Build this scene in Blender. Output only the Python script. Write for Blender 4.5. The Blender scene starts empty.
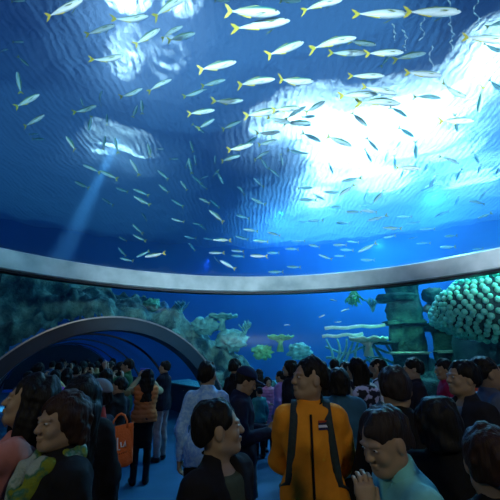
import bpy, bmesh, math, random
import numpy as np
from mathutils import Vector, Matrix, noise
random.seed(7)
R = math.radians
SC = bpy.context.scene
COL = SC.collection

# ------------------------------------------------------------------ camera
CAM_Z = 1.78
PITCH = math.atan(110 / 350)
FPX = 350.0
cam_data = bpy.data.cameras.new('camera')
cam_data.sensor_width = 36.0
cam_data.lens = 36.0 * FPX / 500.0
cam_data.clip_end = 200
cam = bpy.data.objects.new('camera', cam_data)
cam.location = (0, 0, CAM_Z)
cam.rotation_euler = (math.pi / 2 + PITCH, 0, 0)
COL.objects.link(cam)
SC.camera = cam
CFW = Vector((0, math.cos(PITCH), math.sin(PITCH)))
CUP = Vector((0, -math.sin(PITCH), math.cos(PITCH)))
CRT = Vector((1, 0, 0))
CPOS = Vector((0, 0, CAM_Z))

def ray(px, py):
    """direction with unit depth through a point of the photograph"""
    return CFW + CRT * ((px - 250) / FPX) + CUP * ((250 - py) / FPX)

def at(px, py, depth):
    return CPOS + ray(px, py) * depth

# ------------------------------------------------------------------ world and exposure
world = bpy.data.worlds.new('night_sky')
SC.world = world
world.use_nodes = True
bg = world.node_tree.nodes['Background']
bg.inputs[0].default_value = (0.03, 0.12, 0.45, 1)
bg.inputs[1].default_value = 0.35
SC.view_settings.view_transform = 'Standard'
SC.view_settings.look = 'None'
SC.view_settings.exposure = 0.0
SC.view_settings.gamma = 1.0
SC.view_settings.use_curve_mapping = False
SC.cycles.use_denoising = True
SC.cycles.transparent_max_bounces = 32
SC.cycles.max_bounces = 8
SC.cycles.volume_bounces = 0
SC.cycles.sample_clamp_indirect = 6.0

# hall: circle centre (0, HY), ring radius RR; water surface at ZW
HY, RR, ZW = 3.4, 6.8, 11.8

def area(name, loc, target, size, energy, color, shape='DISK', spread=180, size_y=None):
    d = bpy.data.lights.new(name, 'AREA')
    d.shape = shape; d.size = size
    if size_y: d.size_y = size_y
    d.energy = energy; d.color = color; d.spread = R(spread)
    o = bpy.data.objects.new(name, d)
    o.location = loc
    o.rotation_euler = (Vector(target) - Vector(loc)).to_track_quat('-Z', 'Y').to_euler()
    COL.objects.link(o)
    return o

def spot(name, loc, target, energy, color, angle=60, blend=0.6, radius=0.15):
    d = bpy.data.lights.new(name, 'SPOT')
    d.energy = energy; d.color = color; d.spot_size = R(angle); d.spot_blend = blend; d.shadow_soft_size = radius
    o = bpy.data.objects.new(name, d)
    o.location = loc
    o.rotation_euler = (Vector(target) - Vector(loc)).to_track_quat('-Z', 'Y').to_euler()
    COL.objects.link(o)
    return o

# floodlights over the open water: where each glows in the rippled surface, its size, strength
def over_water(px, py, rx, ry, k, color=(0.90, 0.94, 1.0), h=1.6):
    d = ray(px, py); t = (ZW - CAM_Z) / d.z; p = CPOS + d * t; n = d.normalized()
    ti = math.acos(n.z); tt = math.asin(math.sin(ti) / 1.33)          # bent towards the normal
    hz = Vector((n.x, n.y, 0)).normalized()
    q = p + hz * (h * math.tan(tt))
    sx = 2 * rx * t / FPX; sy = 2 * ry * t / FPX / n.z
    o = area('surface_lamp', (q.x, q.y, ZW + h), (q.x, q.y, 0), sx, 0.5 * k * sx * sy, color, 'ELLIPSE', 150, sy)
    o.rotation_euler = (0, 0, -math.atan2(n.x, n.y))
for a in [(272, 128, 20, 9, 34), (310, 118, 34, 18, 36), (345, 135, 48, 26, 38), (398, 122, 45, 26, 38), (455, 98, 30, 17, 38), (490, 60, 22, 22, 50), (318, 196, 18, 12, 40), (345, 165, 34, 16, 40), (385, 178, 30, 12, 40), (420, 140, 40, 12, 30), (472, 178, 26, 7, 40), (450, 152, 30, 6, 30),
          (124, 62, 8, 12, 40), (178, 0, 10, 10, 60), (125, -4, 14, 10, 90), (170, 60, 5, 3, 50), (164, 70, 3, 3, 40), (132, 48, 6, 4, 50), (118, 144, 20, 3, 40), (100, 150, 8, 2, 40), (138, 150, 8, 2, 40)]:
    over_water(*a)
for a in [(300, 40, 160, 60, 2.6), (470, 190, 120, 60, 10.0), (360, 235, 120, 40, 16.0), (80, 190, 130, 70, 0.9), (170, 60, 120, 80, 1.8)]:
    over_water(*a, color=(0.25, 0.55, 1.0), h=3.5)  # broad blue lamps added to brighten and tint the water overhead
# unseen lamps added below the surface to give the water its blue glow
spot('water_fill', (3.5, 16.5, 11.2), (4, 16, 2), 3000, (0.25, 0.65, 1.0), 140, 1.0)
spot('water_fill', (9, 23, 9.5), (11, 30, 9), 4500, (0.25, 0.65, 1.0), 140, 1.0)
spot('water_fill', (16, 15, 9), (25, 20, 6), 4000, (0.25, 0.65, 1.0), 140, 1.0)
spot('water_fill', (7, 13, 11.4), (6, 12, 2), 3000, (0.35, 0.75, 1.0), 140, 1.0)
spot('water_fill', (11, 19, 11.4), (9, 16, 2), 6000, (0.25, 0.6, 1.0), 140, 1.0)
spot('water_fill', (2, 22, 11.4), (2, 18, 2), 3000, (0.06, 0.3, 1.0), 140, 1.0)
# unseen lamps added over the rear ring to brighten the fish through the dome
for a, e in ((-100, 250), (-130, 380), (155, 620), (180, 620), (-155, 560), (125, 560), (100, 450)):
    x, y = 6.7 * math.sin(R(a)), HY + 6.7 * math.cos(R(a))
    spot('fish_fill', (x, y, 4.2), (x * 0.3, HY + 2.0, 4.2 + 0.62 * math.hypot(x * 0.7, HY + 2.0 - y)), e, (0.85, 0.95, 1.0), 66, 0.35)
# the light shaft on the left
spot('shaft_lamp', (-5.9, 13.6, 11.5), (-8.4, 14.0, 4), 34000, (0.8, 0.92, 1.0), 11, 0.8)
# unseen lamps added in the water to brighten the reef
spot('tunnel_water_fill', (-1.6, 13.0, 5.5), (-4.5, 17.5, 1.0), 380, (0.04, 0.18, 1.0), 90, 0.9)  # added to turn the water beside the tunnel blue
spot('reef_fill', (6.7, 7.0, 5.4), (6.4, 9.6, 2.8), 700, (0.12, 1.0, 0.80), 100, 0.9)
spot('reef_fill', (3.4, 11.0, 6.5), (4.6, 13.0, 1.5), 130, (0.2, 0.85, 0.9), 110, 0.9)
spot('reef_fill', (0.2, 11.6, 6.5), (0.0, 13.6, 1.5), 60, (0.12, 0.8, 0.85), 110, 0.9)
spot('reef_fill', (-3.4, 13.2, 7.5), (-3.2, 15.0, 3.5), 25, (0.12, 0.8, 0.85), 110, 0.9)
spot('reef_fill', (6.5, 7.5, 3.5), (8.0, 9.3, 1.0), 110, (0.2, 1.0, 0.75), 110, 0.9)
spot('reef_fill', (4.0, 10.0, 3.3), (5.3, 12.2, 0.8), 60, (0.2, 1.0, 0.6), 110, 0.9)
# unseen warm lamps added behind the camera to brighten the visitors
spot('hall_fill', (-3.5, -2.0, 3.9), (-1.0, 5.0, 1.2), 90, (0.95, 0.95, 0.62), 120, 1.0, 0.25)
spot('hall_fill', (2.5, -2.4, 3.9), (1.5, 5.0, 1.2), 120, (0.95, 0.9, 0.65), 120, 1.0, 0.25)
# more unseen lamps, added to brighten the front of the grey ring
spot('ring_fill', (-3.5, -2.0, 4.1), (-7.0, 6.5, 6.2), 2300, (0.45, 0.85, 1.0), 48, 0.8, 0.3)
spot('ring_fill', (0.0, -3.2, 4.1), (-0.5, 10.0, 6.3), 6500, (0.62, 0.88, 1.0), 50, 0.8, 0.3)
spot('ring_fill', (3.5, -2.0, 4.1), (7.0, 6.5, 6.2), 8000, (0.78, 0.9, 1.0), 50, 0.8, 0.3)
# ------------------------------------------------------------------ helpers
def tag(o, label=None, cat=None, group=None, kind=None):
    if label: o['label'] = label
    if cat: o['category'] = cat
    if group: o['group'] = group
    if kind: o['kind'] = kind
    return o

def link(o, parent=None):
    COL.objects.link(o)
    if parent is not None: o.parent = parent
    return o

def empty(name, loc, rz=0.0):
    o = bpy.data.objects.new(name, None)
    o.empty_display_size = 0.1
    o.location = loc; o.rotation_euler = (0, 0, rz)
    return link(o)

def np_mesh(name, V, F, mats, smooth=True, midx=None):
    """mesh from numpy vertices and quads"""
    me = bpy.data.meshes.new(name)
    V = np.asarray(V, dtype=np.float32); F = np.asarray(F, dtype=np.int32)
    n = F.shape[1]
    me.vertices.add(len(V)); me.vertices.foreach_set('co', V.ravel())
    me.loops.add(F.size); me.loops.foreach_set('vertex_index', F.ravel())
    me.polygons.add(len(F))
    me.polygons.foreach_set('loop_start', np.arange(0, F.size, n, dtype=np.int32))
    me.polygons.foreach_set('loop_total', np.full(len(F), n, dtype=np.int32))
    me.update(calc_edges=True)
    me.validate()
    for m in (mats if isinstance(mats, (list, tuple)) else [mats]): me.materials.append(m)
    if midx is not None: me.polygons.foreach_set('material_index', np.asarray(midx, dtype=np.int32))
    if smooth: me.polygons.foreach_set('use_smooth', np.ones(len(F), dtype=bool))
    return me

def bm_obj(name, bm, mat, parent=None, smooth=True, loc=None):
    me = bpy.data.meshes.new(name)
    bmesh.ops.recalc_face_normals(bm, faces=bm.faces)
    bm.to_mesh(me); bm.free()
    for m in (mat if isinstance(mat, (list, tuple)) else [mat]): me.materials.append(m)
    if smooth:
        for p in me.polygons: p.use_smooth = True
    o = bpy.data.objects.new(name, me)
    if loc is not None: o.location = loc
    return link(o, parent)

def add_box(bm, c, s, rot=None, bevel=0.0):
    m = Matrix.Translation(c) @ (rot.to_4x4() if rot is not None else Matrix.Identity(4)) @ Matrix.Diagonal((s[0], s[1], s[2], 1))
    g = bmesh.ops.create_cube(bm, size=1.0, matrix=m)
    if bevel:
        es = list({e for v in g['verts'] for e in v.link_edges})
        bmesh.ops.bevel(bm, geom=es, offset=bevel, segments=2, affect='EDGES')

def add_tube(bm, pts, rad, seg=8, cap=True):
    """tube along points; rad a number or one per point"""
    pts = [Vector(p) for p in pts]
    n = len(pts)
    rs = rad if isinstance(rad, (list, tuple)) else [rad] * n
    rings = []
    up = Vector((0, 0, 1))
    prev = None
    for i, p in enumerate(pts):
        d = (pts[min(i + 1, n - 1)] - pts[max(i - 1, 0)]).normalized()
        if prev is None:
            a = d.cross(up)
            if a.length < 1e-3: a = d.cross(Vector((1, 0, 0)))
        else:
            a = prev - d * prev.dot(d)
        a.normalize(); prev = a
        b = d.cross(a)
        rings.append([bm.verts.new(p + (a * math.cos(t) + b * math.sin(t)) * rs[i]) for t in [2 * math.pi * k / seg for k in range(seg)]])
    for i in range(n - 1):
        for k in range(seg):
            bm.faces.new((rings[i][k], rings[i][(k + 1) % seg], rings[i + 1][(k + 1) % seg], rings[i + 1][k]))
    if cap:
        bm.faces.new(rings[0][::-1]); bm.faces.new(rings[-1])

def add_grid_surface(bm, rows, closed_u=False):
    """rows of points -> quads"""
    vs = [[bm.verts.new(p) for p in r] for r in rows]
    for i in range(len(vs) - 1):
        m = len(vs[i])
        for k in range(m if closed_u else m - 1):
            bm.faces.new((vs[i][k], vs[i][(k + 1) % m], vs[i + 1][(k + 1) % m], vs[i + 1][k]))
    return vs

def revolve(profile, a0, a1, n, centre=(0, HY)):
    """closed profile [(r,z)] revolved about the hall axis from angle a0 to a1 (degrees, 0 = +Y, positive to +X)"""
    bm = bmesh.new()
    full = abs(a1 - a0) >= 360
    rows = []
    for i in range(n if full else n + 1):
        a = R(a0 + (a1 - a0) * i / n)
        rows.append([(centre[0] + r * math.sin(a), centre[1] + r * math.cos(a), z) for r, z in profile])
    vs = [[bm.verts.new(p) for p in r] for r in rows]
    L = len(vs); m = len(profile)
    for i in range(L if full else L - 1):
        for k in range(m):
            bm.faces.new((vs[i][k], vs[i][(k + 1) % m], vs[(i + 1) % L][(k + 1) % m], vs[(i + 1) % L][k]))
    if not full:
        bm.faces.new(vs[0]); bm.faces.new(vs[-1][::-1])
    return bm

# ------------------------------------------------------------------ materials
def new_mat(name):
    m = bpy.data.materials.new(name); m.use_nodes = True
    nt = m.node_tree
    return m, nt, nt.nodes['Principled BSDF']

def N(nt, t, **kw):
    n = nt.nodes.new(t)
    for k, v in kw.items():
        if k in n.inputs: n.inputs[k].default_value = v
        else: setattr(n, k, v)
    return n

def mottled(name, c1, c2, scale=8.0, rough=0.7, bump=0.2, bscale=None, metal=0.0, detail=5, spec=0.5, dist=0.02, coord='Object', sharp=0.0, sheen=0.0):
    m, nt, b = new_mat(name)
    tc = N(nt, 'ShaderNodeTexCoord')
    nz = N(nt, 'ShaderNodeTexNoise', Scale=scale, Detail=detail)
    nt.links.new(tc.outputs[coord], nz.inputs['Vector'])
    cr = N(nt, 'ShaderNodeValToRGB')
    cr.color_ramp.elements[0].position = 0.3 + sharp; cr.color_ramp.elements[1].position = 0.7 - sharp
    cr.color_ramp.elements[0].color = (*c1, 1); cr.color_ramp.elements[1].color = (*c2, 1)
    nt.links.new(nz.outputs['Fac'], cr.inputs[0])
    nt.links.new(cr.outputs[0], b.inputs['Base Color'])
    b.inputs['Roughness'].default_value = rough
    b.inputs['Metallic'].default_value = metal
    b.inputs['Specular IOR Level'].default_value = spec
    if sheen: b.inputs['Sheen Weight'].default_value = sheen
    if bump:
        n2 = N(nt, 'ShaderNodeTexNoise', Scale=bscale or scale * 4, Detail=4)
        nt.links.new(tc.outputs[coord], n2.inputs['Vector'])
        bp = N(nt, 'ShaderNodeBump', Strength=bump, Distance=dist)
        nt.links.new(n2.outputs['Fac'], bp.inputs['Height'])
        nt.links.new(bp.outputs[0], b.inputs['Normal'])
    return m

_cl = {}
def cloth(c, rough=0.85, spec=0.25, bump=0.35, scale=60):
    key = (c, rough)
    if key not in _cl:
        _cl[key] = mottled('fabric', tuple(x * 0.82 for x in c), tuple(min(1, x * 1.12) for x in c), 9, rough, bump, scale, spec=spec, dist=0.004)
    return _cl[key]

M_SKIN = {}
def skin(tone=0):
    if tone not in M_SKIN:
        c = [(0.40, 0.27, 0.17), (0.32, 0.20, 0.13), (0.46, 0.32, 0.22)][tone]
        m = mottled('skin', tuple(x * 0.93 for x in c), c, 25, 0.5, 0.08, 200, spec=0.4, dist=0.002)
        b = m.node_tree.nodes['Principled BSDF']
        b.inputs['Subsurface Weight'].default_value = 0.08
        b.inputs['Subsurface Radius'].default_value = (0.01, 0.004, 0.002)
        M_SKIN[tone] = m
    return M_SKIN[tone]

def hair_mat(name, c):
    m, nt, b = new_mat(name)
    tc = N(nt, 'ShaderNodeTexCoord')
    mp = N(nt, 'ShaderNodeMapping'); mp.inputs['Scale'].default_value = (1.0, 1.0, 0.12)
    nt.links.new(tc.outputs['Object'], mp.inputs[0])
    nz = N(nt, 'ShaderNodeTexNoise', Scale=110.0, Detail=3)
    nt.links.new(mp.outputs[0], nz.inputs['Vector'])
    cr = N(nt, 'ShaderNodeValToRGB')
    cr.color_ramp.elements[0].color = (*[x * 0.5 for x in c], 1); cr.color_ramp.elements[1].color = (*[x * 1.5 for x in c], 1)
    nt.links.new(nz.outputs['Fac'], cr.inputs[0]); nt.links.new(cr.outputs[0], b.inputs['Base Color'])
    bp = N(nt, 'ShaderNodeBump', Strength=0.7, Distance=0.006)
    nt.links.new(nz.outputs['Fac'], bp.inputs['Height']); nt.links.new(bp.outputs[0], b.inputs['Normal'])
    b.inputs['Roughness'].default_value = 0.55
    b.inputs['Specular IOR Level'].default_value = 0.22
    return m

# ------------------------------------------------------------------ implicit surfaces
def _rot(ypr):
    return Matrix.Rotation(ypr[0], 3, 'Z') @ Matrix.Rotation(ypr[1], 3, 'X') @ Matrix.Rotation(ypr[2], 3, 'Y')

class Field:
    """signed-distance field on a grid; blobs are blended into it, surface nets turn it into one continuous mesh"""
    def __init__(s, lo, hi, h):
        s.ax = [np.arange(lo[i], hi[i] + h, h, dtype=np.float32) for i in range(3)]
        s.F = np.full([len(a) for a in s.ax], 0.5, dtype=np.float32)
        s.h = h
    def sub(s, lo, hi, pad):
        sl = []
        for i in range(3):
            a = np.searchsorted(s.ax[i], lo[i] - pad); b = np.searchsorted(s.ax[i], hi[i] + pad)
            if b <= a: return None, None
            sl.append(slice(int(a), int(b)))
        sl = tuple(sl)
        P = np.meshgrid(s.ax[0][sl[0]], s.ax[1][sl[1]], s.ax[2][sl[2]], indexing='ij', sparse=True)
        return sl, P
    def put(s, sl, d, k, op):
        A = s.F[sl]
        if op == 'add':
            if k > 0:
                h = np.maximum(k - np.abs(A - d), 0) / k
                s.F[sl] = np.minimum(A, d) - h * h * k * 0.25
            else: s.F[sl] = np.minimum(A, d)
        else:
            d = -d
            if k > 0:
                h = np.maximum(k - np.abs(A - d), 0) / k
                s.F[sl] = np.maximum(A, d) + h * h * k * 0.25
            else: s.F[sl] = np.maximum(A, d)
    def cone(s, a, b, r1, r2, k=0.03, op='add', inf=0.0):
        a = np.array(a, dtype=np.float32); b = np.array(b, dtype=np.float32)
        r1 += inf; r2 += inf; r = max(r1, r2)
        sl, P = s.sub(np.minimum(a, b) - r, np.maximum(a, b) + r, k + s.h * 3 + 0.01)
        if sl is None: return s
        ba = b - a; L = float(ba @ ba) + 1e-9
        pa = [P[i] - a[i] for i in range(3)]
        t = np.clip((pa[0] * ba[0] + pa[1] * ba[1] + pa[2] * ba[2]) / L, 0, 1)
        d = np.sqrt((pa[0] - t * ba[0]) ** 2 + (pa[1] - t * ba[1]) ** 2 + (pa[2] - t * ba[2]) ** 2) - (r1 + (r2 - r1) * t)
        s.put(sl, d, k, op); return s
    def ell(s, c, r, M=None, k=0.03, op='add', inf=0.0):
        c = np.array(c, dtype=np.float32); r = np.array(r, dtype=np.float32) + inf
        e = r if M is None else np.full(3, r.max(), dtype=np.float32)
        sl, P = s.sub(c - e, c + e, k + s.h * 3 + 0.01)
        if sl is None: return s
        q = [P[i] - c[i] for i in range(3)]
        if M is not None:
            q = [M[0][i] * q[0] + M[1][i] * q[1] + M[2][i] * q[2] for i in range(3)]
        k0 = np.sqrt((q[0] / r[0]) ** 2 + (q[1] / r[1]) ** 2 + (q[2] / r[2]) ** 2)
        k1 = np.sqrt((q[0] / r[0] ** 2) ** 2 + (q[1] / r[1] ** 2) ** 2 + (q[2] / r[2] ** 2) ** 2) + 1e-6
        s.put(sl, k0 * (k0 - 1.0) / k1, k, op); return s
    def cut(s, p, n, k=0.0):
        """remove the half-space on the side n of the point p"""
        n = Vector(n).normalized()
        P = np.meshgrid(*s.ax, indexing='ij', sparse=True)
        d = -((P[0] - p[0]) * n[0] + (P[1] - p[1]) * n[1] + (P[2] - p[2]) * n[2])
        s.put((slice(None),) * 3, d.astype(np.float32), k, 'sub'); return s
    def wrinkle(s, amp, freq, seed=0, aniso=(1, 1, 1), n=6):
        rg = np.random.RandomState(seed)
        P = np.meshgrid(*s.ax, indexing='ij', sparse=True)
        for i in range(n):
            d = rg.normal(size=3) * np.array(aniso); d = d / np.linalg.norm(d) * freq * (0.6 + 0.9 * rg.rand())
            s.F += (amp / math.sqrt(n) * np.sin(P[0] * d[0] + P[1] * d[1] + P[2] * d[2] + rg.rand() * 6.28)).astype(np.float32)
        return s
    def mesh(s):
        F = s.F
        F[0] = F[-1] = 0.5; F[:, 0] = F[:, -1] = 0.5; F[:, :, 0] = F[:, :, -1] = 0.5
        S = F < 0
        c = np.zeros([n - 1 for n in F.shape], dtype=np.int8)
        for dx in (0, 1):
            for dy in (0, 1):
                for dz in (0, 1):
                    c += S[dx:dx + c.shape[0], dy:dy + c.shape[1], dz:dz + c.shape[2]]
        act = (c > 0) & (c < 8)
        I = np.argwhere(act)
        if len(I) == 0: return np.zeros((0, 3)), np.zeros((0, 4), int)
        idx = np.full(c.shape, -1, dtype=np.int32); idx[act] = np.arange(len(I))
        co = [(a, b, d) for a in (0, 1) for b in (0, 1) for d in (0, 1)]
        val = np.stack([F[I[:, 0] + a, I[:, 1] + b, I[:, 2] + d] for a, b, d in co], 1)
        acc = np.zeros((len(I), 3)); cnt = np.zeros(len(I))
        for i in range(8):
            for j in range(i + 1, 8):
                df = [co[j][q] - co[i][q] for q in range(3)]
                if sum(abs(x) for x in df) != 1: continue
                v0, v1 = val[:, i], val[:, j]
                m = (v0 < 0) != (v1 < 0)
                t = np.where(m, v0 / np.where(m, v0 - v1, 1), 0)
                for q in range(3): acc[:, q] += np.where(m, co[i][q] + t * df[q], 0)
                cnt += m
        acc /= cnt[:, None]
        V = np.stack([s.ax[q][0] + (I[:, q] + acc[:, q]) * s.h for q in range(3)], 1)
        Q = []
        for ax in range(3):
            u, v = [(1, 2), (2, 0), (0, 1)][ax]
            A = np.take(S, range(0, S.shape[ax] - 1), ax); B = np.take(S, range(1, S.shape[ax]), ax)
            E = np.argwhere(A != B)
            E = E[(E[:, u] > 0) & (E[:, v] > 0) & (E[:, u] < S.shape[u] - 1) & (E[:, v] < S.shape[v] - 1)]
            def g(du, dv):
                K = E.copy(); K[:, u] += du; K[:, v] += dv
                return idx[K[:, 0], K[:, 1], K[:, 2]]
            q = np.stack([g(-1, -1), g(0, -1), g(0, 0), g(-1, 0)], 1)
            ins = S[E[:, 0], E[:, 1], E[:, 2]]
            q[~ins] = q[~ins][:, ::-1]
            Q.append(q)
        return V, np.concatenate(Q)

def field_obj(name, fields, mat, parent, inv=None):
    """one mesh object from one or more fields"""
    Vs, Fs, n = [], [], 0
    for f in (fields if isinstance(fields, list) else [fields]):
        V, Q = f.mesh()
        Vs.append(V); Fs.append(Q + n); n += len(V)
    V = np.concatenate(Vs); Q = np.concatenate(Fs)
    if len(V) == 0: return None
    o = bpy.data.objects.new(name, np_mesh(name, V, Q, mat))
    return link(o, parent)
# ------------------------------------------------------------------ hall structure
def obj_eval_boolean(o, cutter):
    md = o.modifiers.new('cut', 'BOOLEAN'); md.operation = 'DIFFERENCE'; md.object = cutter; md.solver = 'EXACT'
    bpy.context.view_layer.update()
    dg = bpy.context.evaluated_depsgraph_get()
    me = bpy.data.meshes.new_from_object(o.evaluated_get(dg))
    o.modifiers.clear(); o.data = me
    return o

m_floor = mottled('carpet_floor', (0.012, 0.085, 0.17), (0.022, 0.12, 0.23), 1.6, 0.55, 0.25, 90, dist=0.004, detail=6, spec=0.3)
m_ring = mottled('ring_panel', (0.24, 0.33, 0.36), (0.50, 0.60, 0.63), 1.7, 0.5, 0.1, 30, spec=0.5, detail=8, coord='Object')
m_dark = mottled('dark_paint', (0.004, 0.006, 0.012), (0.008, 0.01, 0.02), 4, 0.6, 0.05)
m_parapet = mottled('parapet_paint', (0.003, 0.02, 0.055), (0.005, 0.03, 0.08), 3, 0.5, 0.05)
m_arch = mottled('arch_paint', (0.006, 0.035, 0.065), (0.01, 0.045, 0.08), 2, 0.4, 0.05)
m_edge = mottled('steel_edge', (0.35, 0.42, 0.5), (0.5, 0.56, 0.62), 5, 0.3, 0.0, metal=0.7)

def acrylic(name, tint=(1, 1, 1)):
    m, nt, b = new_mat(name)
    nt.nodes.remove(b)
    tr = N(nt, 'ShaderNodeBsdfTransparent'); tr.inputs[0].default_value = (*tint, 1)
    gl = N(nt, 'ShaderNodeBsdfGlossy'); gl.inputs['Roughness'].default_value = 0.3
    lw = N(nt, 'ShaderNodeLayerWeight', Blend=0.5)
    pw = N(nt, 'ShaderNodeMath', operation='POWER'); pw.inputs[1].default_value = 5.0; nt.links.new(lw.outputs['Facing'], pw.inputs[0])
    fr = N(nt, 'ShaderNodeMath', operation='MULTIPLY_ADD'); fr.inputs[1].default_value = 0.25; fr.inputs[2].default_value = 0.003; nt.links.new(pw.outputs[0], fr.inputs[0])
    mx = N(nt, 'ShaderNodeMixShader')
    nt.links.new(fr.outputs[0], mx.inputs[0]); nt.links.new(tr.outputs[0], mx.inputs[1]); nt.links.new(gl.outputs[0], mx.inputs[2])
    nt.links.new(mx.outputs[0], nt.nodes['Material Output'].inputs['Surface'])
    return m
m_acr = acrylic('clear_acrylic', (0.97, 0.985, 1.0))

RING_LO, RING_HI = 3.70, 4.17
# tunnel frame: mouth centre on the window wall, axis pointing away from the hall
TAZ = R(-30.5)
TD = Vector((math.sin(TAZ), math.cos(TAZ), 0)); TS = Vector((math.cos(TAZ), -math.sin(TAZ), 0))
TC = Vector((0, HY, 0)) + TD * 6.95
TR, TZ = 3.2, -0.4
def tun(s, a, r=TR):
    """point s metres along the tunnel, angle a (degrees from vertical) on radius r"""
    return TC + TD * s + TS * (r * math.sin(R(a))) + Vector((0, 0, TZ + r * math.cos(R(a))))

bm = bmesh.new()
add_grid_surface(bm, [[tun(s, a, TR + 0.02) for a in range(-180, 180, 5)] for s in (-2.0, 16.0)], closed_u=True)
bmesh.ops.contextual_create(bm, geom=[e for e in bm.edges if e.is_boundary])
bmesh.ops.holes_fill(bm, edges=[e for e in bm.edges if e.is_boundary])
cutter = bm_obj('cutter', bm, m_dark, smooth=False)

# floor
bm = bmesh.new()
bmesh.ops.create_cone(bm, cap_ends=True, segments=96, radius1=7.4, radius2=7.4, depth=0.2, matrix=Matrix.Translation((0, HY, -0.1)))
floor = bm_obj('floor', bm, m_floor, smooth=False); tag(floor, 'deep blue carpet floor of the round viewing hall', 'floor', kind='structure')
bm = bmesh.new()
A = [TC + TD * s + TS * x for s, x in ((0.1, -3.25), (0.1, 3.25), (15.9, 3.25), (15.9, -3.25))]
vt = [bm.verts.new((p.x, p.y, 0.002)) for p in A]; vb = [bm.verts.new((p.x, p.y, -0.15)) for p in A]
bm.faces.new(vt); bm.faces.new(vb[::-1])
for i in range(4): bm.faces.new((vt[i], vb[i], vb[(i + 1) % 4], vt[(i + 1) % 4]))
fl2 = bm_obj('floor', bm, m_floor, smooth=False); tag(fl2, 'blue floor running on into the arched tunnel', 'floor', kind='structure')

# parapet under the panorama window
par = bm_obj('wall_front', revolve([(6.88, 0), (7.12, 0), (7.12, 0.9), (7.1, 0.95), (6.84, 0.95), (6.84, 0.9), (6.88, 0.88)], -130, 130, 96), m_parapet, smooth=False)
obj_eval_boolean(par, cutter); tag(par, 'low dark blue parapet wall under the panorama window', 'wall', kind='structure')
# panorama window
win = bm_obj('window_1', revolve([(6.96, 0.95), (7.08, 0.95), (7.08, 3.7), (6.96, 3.7)], -130, 130, 96), m_acr)
obj_eval_boolean(win, cutter); tag(win, 'curved panorama window onto the reef below the grey ring', 'window', kind='structure')
# rear wall
rw = bm_obj('wall_back', revolve([(6.9, 0), (7.2, 0), (7.2, 4.2), (6.9, 4.2)], 130, 230, 48), m_dark)
tag(rw, 'dark rear wall of the hall', 'wall', kind='structure')
# ring beam
ring = bm_obj('trim_1', revolve([(6.76, RING_LO + 0.02), (6.8, RING_LO), (7.14, RING_LO), (7.14, RING_HI), (6.86, RING_HI), (6.82, RING_HI - 0.03)], 0, 360, 160), m_ring, smooth=False)
tag(ring, 'wide grey ring beam that carries the dome', 'ring beam', kind='structure')
gap = bm_obj('trim_2', revolve([(6.85, RING_LO - 0.05), (7.1, RING_LO - 0.05), (7.1, RING_LO - 0.002), (6.85, RING_LO - 0.002)], -130, 130, 96), m_dark, smooth=False)  # black strip put in for the shade of the gap under the ring
tag(gap, 'thin black strip for the shadow gap between window and grey ring', 'shadow gap', kind='structure')

# dome of acrylic: a shallow spherical cap on the ring
RISE = 2.3
DR = 6.84; SR = (DR * DR + RISE * RISE) / (2 * RISE); DZ = RING_HI + RISE - SR
def cap_profile(off, n=26):
    amax = math.asin(DR / SR)
    return [((SR + off) * math.sin(amax * i / n), DZ + (SR + off) * math.cos(amax * i / n)) for i in range(n, -1, -1)]
def dome_mesh(off0, off1):
    bm = bmesh.new()
    for off in (off0, off1):
        pr = cap_profile(off); nseg = 96
        rows = [[(r * math.sin(2 * math.pi * k / nseg), HY + r * math.cos(2 * math.pi * k / nseg), z) for k in range(nseg)] for r, z in pr[:-1]]
        vs = add_grid_surface(bm, rows, closed_u=True)
        apex = bm.verts.new((0, HY, pr[-1][1]))
        for k in range(nseg): bm.faces.new((vs[-1][k], vs[-1][(k + 1) % nseg], apex))
        if off == off0: low = vs[0]
        else:
            for k in range(nseg): bm.faces.new((low[k], low[(k + 1) % nseg], vs[0][(k + 1) % nseg], vs[0][k]))
    return bm
dome = bm_obj('window_2', dome_mesh(0.0, 0.08), m_acr)
tag(dome, 'huge clear acrylic dome overhead inside the grey ring', 'window', kind='structure')

def dome_dist(d):
    """distance along direction d (from the camera) to the dome's outer face"""
    oc = CPOS - Vector((0, HY, DZ)); b = oc.dot(d); c = oc.dot(oc) - (SR + 0.1) ** 2; a = d.dot(d)
    return (-b + math.sqrt(max(0, b * b - a * c))) / a

# tunnel: arch frame, acrylic shell, ribs, parapets, end wall
def arc_band(s0, s1, r0, r1, a0=-81, a1=81, n=60):
    bm = bmesh.new()
    rows = []
    for i in range(n + 1):
        a = a0 + (a1 - a0) * i / n
        rows.append([tun(s0, a, r0), tun(s0, a, r1), tun(s1, a, r1), tun(s1, a, r0)])
    vs = add_grid_surface(bm, rows, closed_u=True)
    bm.faces.new(vs[0]); bm.faces.new(vs[-1][::-1])
    return bm
arch = bm_obj('trim_3', arc_band(-0.45, 0.12, TR - 0.30, TR), m_arch, smooth=False)
tag(arch, 'broad dark blue arch framing the tunnel mouth', 'arch', kind='structure')
edge = bm_obj('trim_4', arc_band(-0.49, 0.1, TR + 0.001, TR + 0.035), m_edge, smooth=False)
tag(edge, 'thin bright metal edge around the tunnel arch', 'arch edge', kind='structure')
shell = bm_obj('window_3', arc_band(0.12, 15.8, TR - 0.1, TR - 0.02, -73, 73), m_acr)
tag(shell, 'curved acrylic tunnel vault behind the arch', 'window', kind='structure')
for i, s in enumerate((4.0, 8.0, 12.0)):
    rb = bm_obj('trim_%d' % (5 + i), arc_band(s, s + 0.12, TR - 0.16, TR - 0.1), m_dark, smooth=False)
    tag(rb, ['first', 'second', 'third'][i] + ' dark rib of the tunnel vault counted from the mouth', 'rib', kind='structure')
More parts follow.
